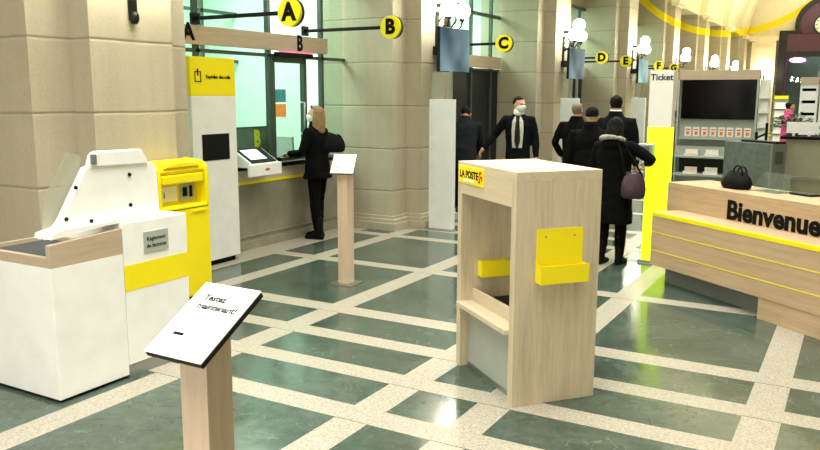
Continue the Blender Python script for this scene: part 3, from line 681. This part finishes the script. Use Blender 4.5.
for k in range(170):
    a = rnd.random()*2*PI; r = .2*math.sqrt(rnd.random()); z = .1+rnd.random()*.2*(1.2-r/.2); c = Vector((r*math.cos(a)*1.15, r*math.sin(a), z))
    Tm = Matrix.Translation(c) @ Matrix.Rotation(a, 4, 'Z') @ Matrix.Rotation(rnd.uniform(-.9, .5), 4, 'Y')
    vs = [bm.verts.new(Tm @ Vector(p)) for p in ((0, 0, 0), (.035, .018, .008), (.075, 0, 0), (.035, -.018, .008))]; bm.faces.new(vs)
for k in range(9): a = k*.7; tube(bm, [(0, 0, .08), (.08*math.cos(a), .08*math.sin(a), .2)], .004, 5, False)
obj('foliage', bm, 'leaf', t)

# ------------------------------------------------------------ stationery display
t = thing('stationery_display', 'grey stationery display with wide black screen and card shelf', 'display', (-1.9, 12.5, 0))
obj('back_panel', B(((-.56, .06, 0), (.52, .12, 2.08))), 'lgrey', t); obj('header', B(((-.56, -.02, 2.08), (.55, .12, 2.222)), bev=.003), 'beige', t)
for x in (-.585, .515): obj('side_post', B(((x, -.02, 0), (x+.025, .1, 2.08))), 'lgrey', t)
sc_ = obj('screen', B(((-.525, -.02, 1.505), (.51, .06, 2.08)), bev=.004), 'glossk', t)
obj('card_shelf', B(((-.53, -.08, 1.2), (.53, .06, 1.235)), ((-.53, .04, 1.235), (.53, .06, 1.5)), ((-.53, -.08, 1.235), (.53, -.07, 1.25))), 'lgrey', t)
obj('tray_shelf', B(((-.56, -.16, .93), (.53, .06, .955)), ((-.56, -.05, .955), (.53, -.03, 1.1))), 'lgrey', t); obj('low_shelf', B(((-.56, -.2, .66), (.53, .06, .69))), 'lgrey', t); obj('dark_sheet', B(((-.52, .04, .7), (.5, .06, .9))), 'dark', t)  # last part is a flat dark sheet on the back panel between shelves
ords = ['leftmost', 'second from left', 'third from left', 'fourth from left', 'fourth from right', 'third from right', 'second from right', 'rightmost']
for k in range(8):
    c = thing('gift_card', 'white card with orange print, %s of the eight under the black screen' % ords[k], 'card', (-2.3+.119*k, 12.455, 1.235), 0, 'white cards under the black screen')
    obj('sheet', B(((-.045, -.006, 0), (.045, .0, .15))), 'card', c); obj('print', B(((-.022, -.008, .035), (.022, -.006, .085))), 'orange', c); obj('heading', B(((-.03, -.008, .105), (.03, -.006, .12))), 'red', c)
for k, (x, z, mm, lab) in enumerate(((-2.22, .955, 'card', 'left upper brochure pack on the grey display shelf'), (-1.93, .955, 'card', 'right upper brochure pack on the grey display shelf'), (-2.22, .69, 'red', 'lower brochure pack with red cover on the grey display'), (-1.93, .69, 'card', 'lower white brochure pack on the grey display'))):
    zz = z; c = thing('brochure_pack', lab, 'brochures', (x, 12.39, zz), 0, 'brochure packs on the display')
    obj('stack', B(((-.1, -.05, 0), (.1, .02, .035))), 'card', c); obj('cover', B(((-.08, -.04, .035), (.08, .01, .037))), mm if mm == 'red' else 'lgrey', c); obj('leaflet', B(((-.09, .02, .0), (.09, .03, .1))), 'card', c)
t = thing('leaflet_rack', 'narrow pale leaflet rack beside the wide black screen', 'rack', (-1.28, 12.55, 0))
obj('back_panel', B(((-.07, .02, 0), (.07, .04, 2.08))), 'white2', t)
for k in range(7): obj('pocket', B(((-.07, -.05, .55+.21*k), (.07, .02, .56+.21*k)), ((-.07, -.05, .56+.21*k), (.07, -.044, .63+.21*k)), ((-.055, -.02, .56+.21*k), (.055, -.005, .72+.21*k))), 'white2', t)
t = thing('far_rack', 'small leaflet rack with yellow top near the far corner', 'rack', (-2.35, 27.8, 0))
obj('frame', B(((-.2, .05, 0), (.2, .1, 1.75)), ((-.22, -.1, 0), (.22, .1, .05))), 'lgrey', t); obj('header', B(((-.2, -.02, 1.75), (.2, .1, 1.85))), 'yellow', t)
for k in range(5): obj('shelf', B(((-.2, -.1, .4+.26*k), (.2, .05, .42+.26*k)), ((-.16, -.04, .42+.26*k), (.16, -.02, .6+.26*k))), 'white2', t)
for x, w, n, lab in ((-.88, .25, 9, 'narrow white shelf rack with beige head at far right'), (-.33, .6, 14, 'wide white slatted rack with beige head at far right')):
    t = thing('shelf_rack', lab, 'shelving', (x, 15.6, 0))
    h = w/2 if w < .3 else .36
    obj('back_panel', B(((-h, .2, 0), (h, .22, 2.05))), 'blackm', t); obj('header', B(((-h-.02, -.1, 2.05), (h+.02, .22, 2.17))), 'beige', t)
    for s in (-1, 1): obj('side_panel', B(((s*h-.015, -.08, 0), (s*h+.015, .2, 2.05))), 'white', t)
    for k in range(n):
        z = .3+1.68*k/(n-1); obj('shelf', B(((-h+.015, -.08, z), (h-.015, .2, z+.02)), ((-h+.015, -.085, z), (h-.015, -.07, z+(.16 if n < 10 else .07)))), 'white', t)
# ------------------------------------------------------------ people
def remesh(bm, vox, smooth_n=4, folds=0.0, seed=0):
    me = finish(bm, True); o = bpy.data.objects.new('tmp', me); COL.objects.link(o)
    r = o.modifiers.new('r', 'REMESH'); r.mode = 'VOXEL'; r.voxel_size = vox; r.use_smooth_shade = True
    s = o.modifiers.new('s', 'SMOOTH'); s.iterations = smooth_n; s.factor = .5
    dg = bpy.context.evaluated_depsgraph_get(); out = bpy.data.meshes.new_from_object(o.evaluated_get(dg))
    bpy.data.objects.remove(o); bpy.data.meshes.remove(me)
    if folds:
        for v in out.vertices:
            p = v.co; q = Vector((p.x*7+seed, p.y*7, p.z*11))
            v.co += v.normal*folds*(noise.noise(q)+.5*noise.noise(q*2.3))
    out.polygons.foreach_set('use_smooth', [True]*len(out.polygons))
    return out

HEAD = [(0, .026, .026, .052), (.06, .044, .046, .040), (.2, .058, .07, .016), (.36, .066, .086, .002), (.5, .070, .094, -.004), (.65, .073, .097, -.008), (.8, .068, .09, -.012), (.91, .052, .07, -.014), (.98, .025, .034, -.014)]
HH = .228
def ik(S, Hd, pole, l1=.285, l2=.265):
    v = Hd-S; d = min(v.length, (l1+l2)*.995); n = v.normalized(); Hd = S+n*d
    a = (l1*l1-l2*l2+d*d)/(2*d); h = math.sqrt(max(0, l1*l1-a*a))
    p = (pole-n*pole.dot(n)).normalized()
    return S+n*a+p*h, Hd

def person(label, loc, yaw, H, lean=0.0, head_yaw=0.0, head_pitch=0.0, hands=None, poles=None, fem=False, stride=.04, hair='hairb', hair_len=0, coat='clothk', coat_hem=.8, flare=1.0,
           trousers='clothk', shoes='blackm', mask=False, shirt=None, hood=False, hat=False, collar=None, build=1.0, glasses=False, grip=.6):
    t = thing('person', label, 'person', loc, yaw); t.scale = (H/1.75,)*3
    Rl = Matrix.Translation((0, 0, .95)) @ Matrix.Rotation(-lean, 4, 'X') @ Matrix.Translation((0, 0, -.95))
    sw = (.165 if fem else .19)*build
    TR = [(.86, 0, .15, .11), (.95, 0, .16, .115), (1.06, 0, .135 if fem else .148, .1), (1.2, .005, .145 if fem else .158, .112), (1.33, .005, .16 if fem else .178, .112), (1.41, -.005, .15 if fem else .165, .088), (1.46, -.008, .09, .068), (1.5, -.006, .055, .056), (1.56, .0, .05, .054)]
    def ringz(z, cy, rx, ry, seg=20, T=Rl): return [T @ Vector((rx*math.cos(2*PI*k/seg), cy+ry*math.sin(2*PI*k/seg), z)) for k in range(seg)]
    leaned = lambda z: Rl if z > .9 else Matrix.Identity(4)
    bm = bmesh.new()
    loft(bm, [ringz(z, cy, rx*build, ry*build, T=leaned(z)) for z, cy, rx, ry in TR])
    neck = Rl @ Vector((0, .0, 1.497))
    HM = Matrix.Translation(neck) @ Matrix.Rotation(-lean*.5, 4, 'X') @ Matrix.Rotation(head_yaw, 4, 'Z') @ Matrix.Rotation(head_pitch, 4, 'X')
    def hring(f, rx, ry, cy, k=1.0, dy=0.0, seg=28): return [HM @ Vector((rx*k*math.cos(2*PI*i/seg), cy+dy+.012+ry*k*math.sin(2*PI*i/seg), f*HH+.012)) for i in range(seg)]
    loft(bm, [hring(*r) for r in HEAD])
    # nose, brow, lips and ears
    tube(bm, [HM @ Vector((0, .104, .142)), HM @ Vector((0, .118, .104))], [.007, .012], 10)
    ball(bm, HM @ Vector((0, .098, .146)), (.05, .012, .009), 10, HM.to_3x3()); ball(bm, HM @ Vector((0, .085, .03)), (.024, .02, .018), 10, HM.to_3x3())
    for s in (-1, 1): ball(bm, HM @ Vector((s*.076, .005, .118)), (.011, .022, .034), 10, HM.to_3x3())
    hands = hands or {}; poles = poles or {}
    arms = {}
    for s, nm in ((-1, 'L'), (1, 'R')):
        S = Rl @ Vector((s*sw, -.01, 1.405)); tgt = Vector(hands.get(nm, (s*(sw+.06), .05, .87)))
        E_, Hd = ik(S, tgt, Vector(poles.get(nm, (s*.5, -1, -.2)))); arms[nm] = (S, E_, Hd)
        tube(bm, [Rl @ Vector((s*sw*.6, -.005, 1.4)), S, (S+E_)/2, E_, (E_*.6+Hd*.4), Hd], [.06, .054, .046, .04, .038, .027], 12)
    st = stride
    feet = {}
    for s in (-1, 1):
        fy = st*s; hip = Vector((s*.085, 0, .9)); ank = Vector((s*.095, fy, .085)); kn = Vector((s*.095, fy*.5+.02, .48)); feet[s] = (hip, kn, ank)
        tube(bm, [hip, (hip+kn)/2, kn, (kn*.65+ank*.35)+Vector((0, -.012, 0)), ank], [.085, .072, .055, .054, .038], 14)
        tube(bm, [ank+Vector((0, -.03, -.035)), ank+Vector((0, .06, -.05)), ank+Vector((0, .13, -.06))], [(.03, .034), (.026, .04), (.018, .036)], 10)
    me = remesh(bm, .0085, 3)
    # hands: palm, four unequal curled fingers, thumb, joined into the body mesh
    bm = bmesh.new(); bm.from_mesh(me)
    for s, nm in ((-1, 'L'), (1, 'R')):
        S, E_, Hd = arms[nm]; f = (Hd-E_).normalized(); pn = Vector((-s, .15, 0)); pn = (pn-f*pn.dot(f)).normalized()
        if abs(f.z) < .5: pn = Vector((0, 0, -1)); pn = (pn-f*pn.dot(f)).normalized()
        w = f.cross(pn).normalized()
        if w.dot(Vector((0, 1, 0)) if abs(f.z) >= .5 else Vector((-s, 0, 0))) < 0: w = -w      # thumb side
        tube(bm, [Hd-f*.01, Hd+f*.03, Hd+f*.075], [(.022, .026), (.017, .037), (.013, .038)] if abs(pn.dot(Vector((0, 0, 1)))) < 2 else .03, 12)
        for k, (off, ln) in enumerate(((.029, .072), (.0095, .08), (-.0105, .074), (-.029, .058))):
            p = Hd+f*.07+w*off; d = (f+w*off*1.6).normalized(); pts = [p]; g = grip*(.8+.1*k)
            for q, fr in ((0, .45), (1, .32), (2, .23)):
                a = g*(q+.6)*.7; pts.append(pts[-1]+(d*math.cos(a)+pn*math.sin(a))*ln*fr)
            tube(bm, pts, [.0092, .0086, .0076, .0066], 8)
        b0 = Hd+f*.02+w*.026; tube(bm, [b0, b0+(f*.6+w*.75+pn*.25).normalized()*.04, b0+(f*.85+w*.75+pn*.35).normalized()*.072], [.0125, .0105, .008], 8)
    me2 = bpy.data.meshes.new('body'); bm.to_mesh(me2); bm.free(); me2.polygons.foreach_set('use_smooth', [True]*len(me2.polygons))
    obj('body', me2, 'skin', t)
    for s in (-1, 1):
        bm = bmesh.new(); ball(bm, HM @ Vector((s*.031, .092, .128)), (.013, .01, .0085), 10, HM.to_3x3()); obj('eye', bm, 'eye', t, True)
    if not mask:
        bm = bmesh.new(); ball(bm, HM @ Vector((0, .099, .062)), (.024, .009, .007), 10, HM.to_3x3()); obj('mouth', bm, 'lip', t, True)
    else:
        bm = bmesh.new(); rg = []
        for z, y, w_ in ((.012, .085, .035), (.035, .108, .055), (.07, .122, .066), (.1, .128, .066), (.118, .118, .06)):
            rg.append([HM @ Vector((w_*math.cos(a), .0+(y+.006)*math.sin(a)**.8 if math.sin(a) > 0 else 0, z)) for a in [PI*i/16 for i in range(17)]]+[HM @ Vector((w_*.9*math.cos(a), (y-.004)*math.sin(a)**.8 if math.sin(a) > 0 else 0, z)) for a in [PI*i/16 for i in range(16, -1, -1)]])
        loft(bm, rg, False)
        for s in (-1, 1): tube(bm, [HM @ Vector((s*.064, .02, .1)), HM @ Vector((s*.084, -.01, .125))], .003, 6); tube(bm, [HM @ Vector((s*.064, .02, .05)), HM @ Vector((s*.084, -.01, .105))], .003, 6)
        obj('mask', bm, 'mask', t, True)
    # hair
    if not hat and hair:
        bm = bmesh.new(); rg = []
        for f, rx, ry, cy in [(.3,)+HEAD[3][1:], (.42, .068, .09, -.001)]+HEAD[4:]+[(1.02, .01, .014, -.014)]:
            r = []
            for i in range(28):
                a = 2*PI*i/28; front = math.sin(a); k = 1.13 if (front < .15 or f > .86) else (.9 if f < .8 else 1.04)
                if hair_len == 0 and f < .5: k = min(k, 1.04)
                r.append(HM @ Vector((rx*k*math.cos(a), cy+.008+ry*k*front, f*HH+.016)))
            rg.append(r)
        loft(bm, rg)
        if hair_len:
            for i in range(9):
                a = PI+PI*(i+.0)/8; x = .074*math.cos(a); y = .078*math.sin(a)-.012
                tube(bm, [HM @ Vector((x*.9, y*.9, .17)), HM @ Vector((x*1.05, y*1.1-.01, .07)), HM @ Vector((x*1.2, y*1.1-.035, -.03-hair_len*.4)), HM @ Vector((x*1.0, y*.9-.06, -.03-hair_len))], [.03, .03, .028, .012], 8)
        me = remesh(bm, .009, 4, .004 if not hair_len else .006, 3); obj('hair', me, hair, t)
    if hat:
        bm = bmesh.new(); loft(bm, [hring(f, rx, ry, cy, k, -.006) for f, rx, ry, cy, k in [(.48,)+HEAD[4][1:]+(1.1,), (.58,)+HEAD[4][1:]+(1.17,), (.62,)+HEAD[5][1:]+(1.1,), (.8,)+HEAD[6][1:]+(1.14,), (.93,)+HEAD[7][1:]+(1.18,), (1.03, .025, .034, -.014, 1.3)]]); obj('hat', bm, 'blackm', t, True)
    if glasses:
        bm = bmesh.new()
        for s in (-1, 1): ball(bm, HM @ Vector((s*.034, .068, .222)), (.028, .008, .02), 10, HM.to_3x3()); tube(bm, [HM @ Vector((s*.06, .06, .222)), HM @ Vector((s*.082, -.01, .2))], .004, 6)
        obj('sunglasses', bm, 'black', t, True)
    # coat with sleeves
    bm = bmesh.new()
    CR = [(coat_hem, 0, .182*flare, .135*flare), (max(coat_hem+.04, .9), 0, .178*(1+(flare-1)*.6), .134), (.965, 0, .176*(1+(flare-1)*.4), .136), (1.06, 0, .168 if fem else .18, .128), (1.2, .003, .172 if fem else .19, .13), (1.33, .0, .186 if fem else .208, .128), (1.41, -.008, .17 if fem else .19, .1), (1.455, -.012, .115, .084)]+([(1.49, -.014, .082, .074)] if shirt else [(1.5, -.012, .084, .08), (1.545, -.02, .074, .074)])
    open_front = shirt is not None
    loft(bm, [ringz(z, cy, rx*build, ry*build, 28, leaned(z)) for z, cy, rx, ry in CR])
    for nm, (S, E_, Hd) in arms.items():
        s = -1 if nm == 'L' else 1
        tube(bm, [Rl @ Vector((s*sw*.5, -.008, 1.385)), S+Vector((0, 0, -.008)), S*.55+E_*.45, E_, E_*.5+Hd*.5, Hd*.96+E_*.04], [.082, .076, .066, .058, .054, .046], 14)
    me = remesh(bm, .013, 5, .007, H*10); obj('coat', me, coat, t)
    if collar or open_front:
        bm = bmesh.new(); loft(bm, [ringz(z, -.006, a, b, 24) for z, a, b in ((1.465, .078, .078), (1.5, .076, .078), (1.56, .07, .074), (1.56, .062, .066), (1.47, .06, .06))]); obj('collar', bm, collar or 'shirt', t, True)
    if shirt:                                                  # shirt front between the lapels, with tie
        def front(x, z, o=0.0): return Rl @ Vector((x, .018+(.13 if z < 1.36 else .13-(z-1.36)*.45)*math.sqrt(max(.1, 1-(x/.2)**2))*build+.006+o, z))
        bm = bmesh.new()
        for z0, z1, w0, w1 in ((1.0, 1.12, .07, .08), (1.12, 1.25, .08, .086), (1.25, 1.38, .086, .08), (1.38, 1.455, .08, .045)):
            for i in range(4):
                q = lambda u, z, w: front(-w+2*w*u/4, z, .004)
                bm.faces.new([bm.verts.new(p) for p in (q(i, z0, w0), q(i+1, z0, w0), q(i+1, z1, w1), q(i, z1, w1))])
        ex = bmesh.ops.solidify(bm, geom=bm.faces[:], thickness=.01); obj('shirt', bm, 'shirt', t)
        bm = bmesh.new(); zz = [1.0, 1.1, 1.25, 1.4, 1.455]; ww = [.014, .042, .036, .024, .03]
        for a in range(4): bm.faces.new([bm.verts.new(front(s*w, z, .012)) for s, w, z in ((-1, ww[a], zz[a]), (1, ww[a], zz[a]), (1, ww[a+1], zz[a+1]), (-1, ww[a+1], zz[a+1]))])
        bmesh.ops.solidify(bm, geom=bm.faces[:], thickness=.008); obj('tie', bm, 'tie', t)
    if hood:
        bm = bmesh.new(); ball(bm, Rl @ Vector((0, -.1, 1.43)), (.125, .075, .08), 16); obj('hood', bm, coat, t, True)
        bm = bmesh.new(); tube(bm, [Rl @ Vector((.128*math.cos(a), -.075-.09*math.sin(a), 1.485+.03*math.sin(a))) for a in [-.3+(PI+.6)*i/16 for i in range(17)]], [.03]*17, 10); me = remesh(bm, .008, 1, .009, 5); obj('hood_trim', me, 'fur', t, label='pale fur trim')
    # trousers and shoes
    bm = bmesh.new(); loft(bm, [ringz(z, 0, a, b, 20, Matrix.Identity(4)) for z, a, b in ((.8, .155*build, .12), (.9, .168*build, .125), (1.0, .16*build, .118))])
    tight = fem
    for s, (hip, kn, ank) in feet.items():
        e = 1.1 if tight else 1.28
        tube(bm, [hip+Vector((0, 0, -.02)), (hip+kn)/2, kn, kn*.5+ank*.5, ank+Vector((0, 0, .02))], [.098, .085*max(1, e*.92), .064*e, .062*e, (.05 if tight else .066)], 14)
    me = remesh(bm, .013, 4, .004, 2); obj('trousers', me, trousers, t)
    for s, (hip, kn, ank) in feet.items():
        bm = bmesh.new(); c = Vector((ank.x, ank.y, 0)); rg = []
        for y, w, h in ((-.075, .026, .05), (-.06, .036, .085), (0, .04, .105), (.06, .043, .085), (.13, .046, .06), (.18, .034, .045), (.2, .016, .03)):
            rg.append([c+Vector((w*math.cos(a), y, .0+h*.5+h*.5*math.sin(a))) if math.sin(a) > -.5 else c+Vector((w*.95*math.cos(a), y, 0)) for a in [2*PI*i/16 for i in range(16)]])
        loft(bm, rg)
        if fem: tube(bm, [c+Vector((0, -.01, .06)), c+Vector((0, -.012, .26))], [.05, .052], 14)
        obj('shoe', bm, shoes, t, True)
    return t, HM, Rl

def shoulder_bag(label, loc, yaw, mat, w, d, h, strap):
    t = thing('shoulder_bag', label, 'bag', loc, yaw)
    obj('body', bag_mesh(w, d, h), mat, t, True)
    bm = bmesh.new(); tube(bm, strap, .011, 8); obj('strap', bm, 'blackm', t, True)
    bm = bmesh.new(); tube(bm, [(w*.3*math.cos(a), d*.3, h*.8+.03*math.sin(a)) for a in [PI*i/8 for i in range(9)]], .006, 6); obj('clasp', bm, 'metal', t, True)

person('person in black coat with long fair hair leaning at the glazed service counter', (-6.07, 8.2, 0), PI/2+.1, 1.72, lean=.06, head_yaw=.1, head_pitch=.22, fem=True, hair='hairl', hair_len=.24, coat_hem=.8, flare=1.2, stride=.05, build=1.1, mask=True, glasses=True,
       hands={'L': (-.2, .3, 1.12), 'R': (.16, .26, 1.12)}, grip=.9)
shoulder_bag('black shoulder bag slung behind the person with long fair hair', (-5.9, 8.28, 1.12), .6, 'blackm', .34, .14, .22, [(-.12, 0, .2), (-.15, .02, .25), (-.16, .03, .3), (-.06, .03, .25), (.12, 0, .2)])
person('person in dark suit, white shirt, tie and face mask facing the hall', (-4.63, 11.45, 0), PI+.3, 1.84, head_yaw=.75, hands={'R': (.5, .03, .98), 'L': (-.27, .03, .87)}, mask=True, shirt='shirt', hair='hairb', coat='navy', coat_hem=.8, trousers='clothk', poles={'R': (0, -1, -.2)})
person('person in dark grey jacket stooping by the dark doorway behind the totem', (-5.5, 11.32, 0), .35, 1.74, lean=.34, head_pitch=-.6, coat='clothg', coat_hem=.7, build=1.12, hands={'L': (-.2, .4, .92), 'R': (.22, .38, .9)})
person('grey-haired person in black coat seen from behind, left of the queue', (-3.72, 11.5, 0), -.12, 1.75, hair='hairg', coat_hem=.62, build=1.18, hands={'L': (-.3, .12, .95), 'R': (.24, .2, 1.0)})
person('person in black knit hat and black jacket in the middle of the queue', (-2.9, 9.55, 0), .05, 1.72, hat=True, collar='clothk', coat_hem=.74, build=1.16)
person('tall dark-haired person in navy jacket with white collar', (-2.93, 10.72, 0), .1, 1.86, hair='hairb', coat='navy', collar='shirt', build=1.1, coat_hem=.78)
person('person in black hooded coat reaching to the glowing ticket column', (-2.33, 8.55, 0), -.12, 1.63, fem=True, hair='hairb', hood=True, hair_len=.1, coat_hem=.5, flare=1.12, build=1.2, hands={'R': (.3, .26, 1.2), 'L': (-.22, .2, .95)}, poles={'R': (1, -.6, -.2)}, stride=.05)
shoulder_bag('dark purple shoulder bag hanging beside the hooded black coat', (-2.08, 8.42, .76), .2, 'purple', .25, .13, .28, [(-.09, 0, .25), (-.14, .0, .5), (-.2, .02, .68), (-.1, .06, .56), (.08, 0, .26)])
person('person in mauve top partly hidden behind the ticket column', (-2.9, 14.6, 0), 1.2, 1.6, fem=True, hair='hairb', coat='mauve', coat_hem=.85)
person('person in pink jacket walking far off beside the slatted racks', (-1.52, 20.3, 0), -1.2, 1.72, fem=True, hair='hairb', coat='pink', trousers='mauve', coat_hem=.8, build=1.2)

# ------------------------------------------------------------ light and camera
def area(name, loc, size, power, col=(1, .983, .935), rot=(0, 0, 0), sy=None, spread=PI):
    l = bpy.data.lights.new(name, 'AREA'); l.energy = power; l.size = size; l.color = col; l.spread = spread
    if sy: l.shape = 'RECTANGLE'; l.size_y = sy
    o = bpy.data.objects.new(name, l); COL.objects.link(o); o.location = loc; o.rotation_euler = rot
for y in (-2.5, 2.5, 7.5, 12.5, 17.5, 22.5, 27.5, 32.5, 37.5): area('vault_light', (CX, y, 7.0), 4.0, 250 if y < 5 else (190 if y < 20 else 240), sy=5.0, spread=1.75)
area('rear_fill_light', (CX, Y0+.4, 2.6), 5.0, 260, (1, .97, .92), (PI/2, 0, 0), 3.6)  # unseen area light added at the solid back wall to brighten near-facing sides
for k in range(0, 4): area('office_light', (-8.0, 7.3+PER*k, 4.0), 1.6, 230, (.93, 1, .95), sy=3.4)
for y in (26, 32, 38): area('far_vault_fill', (CX, y, 5.0), 1.5, 330, (1, .95, .8), (PI, 0, 0), 4.0)  # unseen uplights added mid-hall to brighten the far vault and end wall
area('portal_light', (-2, Y1+1.7, 4.7), 2.0, 45, (.9, .95, 1))
w = bpy.data.worlds.new('hall_air'); SC.world = w; w.use_nodes = True; w.node_tree.nodes['Background'].inputs[0].default_value = (.9, .95, 1, 1); w.node_tree.nodes['Background'].inputs[1].default_value = .05

f, pitch, yaw, roll = 786.9, .16402, .51991, .0026228
cp, sp, cy, sy = math.cos(pitch), math.sin(pitch), math.cos(yaw), math.sin(yaw)
Fv = Vector((-sy*cp, cy*cp, -sp)); Rv = Vector((cy, sy, 0)); Uv = Rv.cross(Fv)
c_, s_ = math.cos(roll), math.sin(roll); R2 = Rv*c_+Uv*s_; U2 = Uv*c_-Rv*s_
cam = bpy.data.cameras.new('camera'); co = bpy.data.objects.new('camera', cam); COL.objects.link(co)
m = Matrix((R2, U2, -Fv)).transposed().to_4x4(); m.translation = (0, 0, 1.85); co.matrix_world = m
cam.sensor_fit = 'HORIZONTAL'; cam.sensor_width = 36; cam.lens = f/820*36; cam.clip_start = .05; cam.clip_end = 200
SC.camera = co
SC.view_settings.view_transform = 'Standard'; SC.view_settings.look = 'None'; SC.view_settings.gamma = 1; SC.view_settings.use_curve_mapping = False
SC.view_settings.exposure = 0.24
SC.cycles.max_bounces = 8; SC.cycles.sample_clamp_indirect = 6
SC.cycles.use_denoising = True
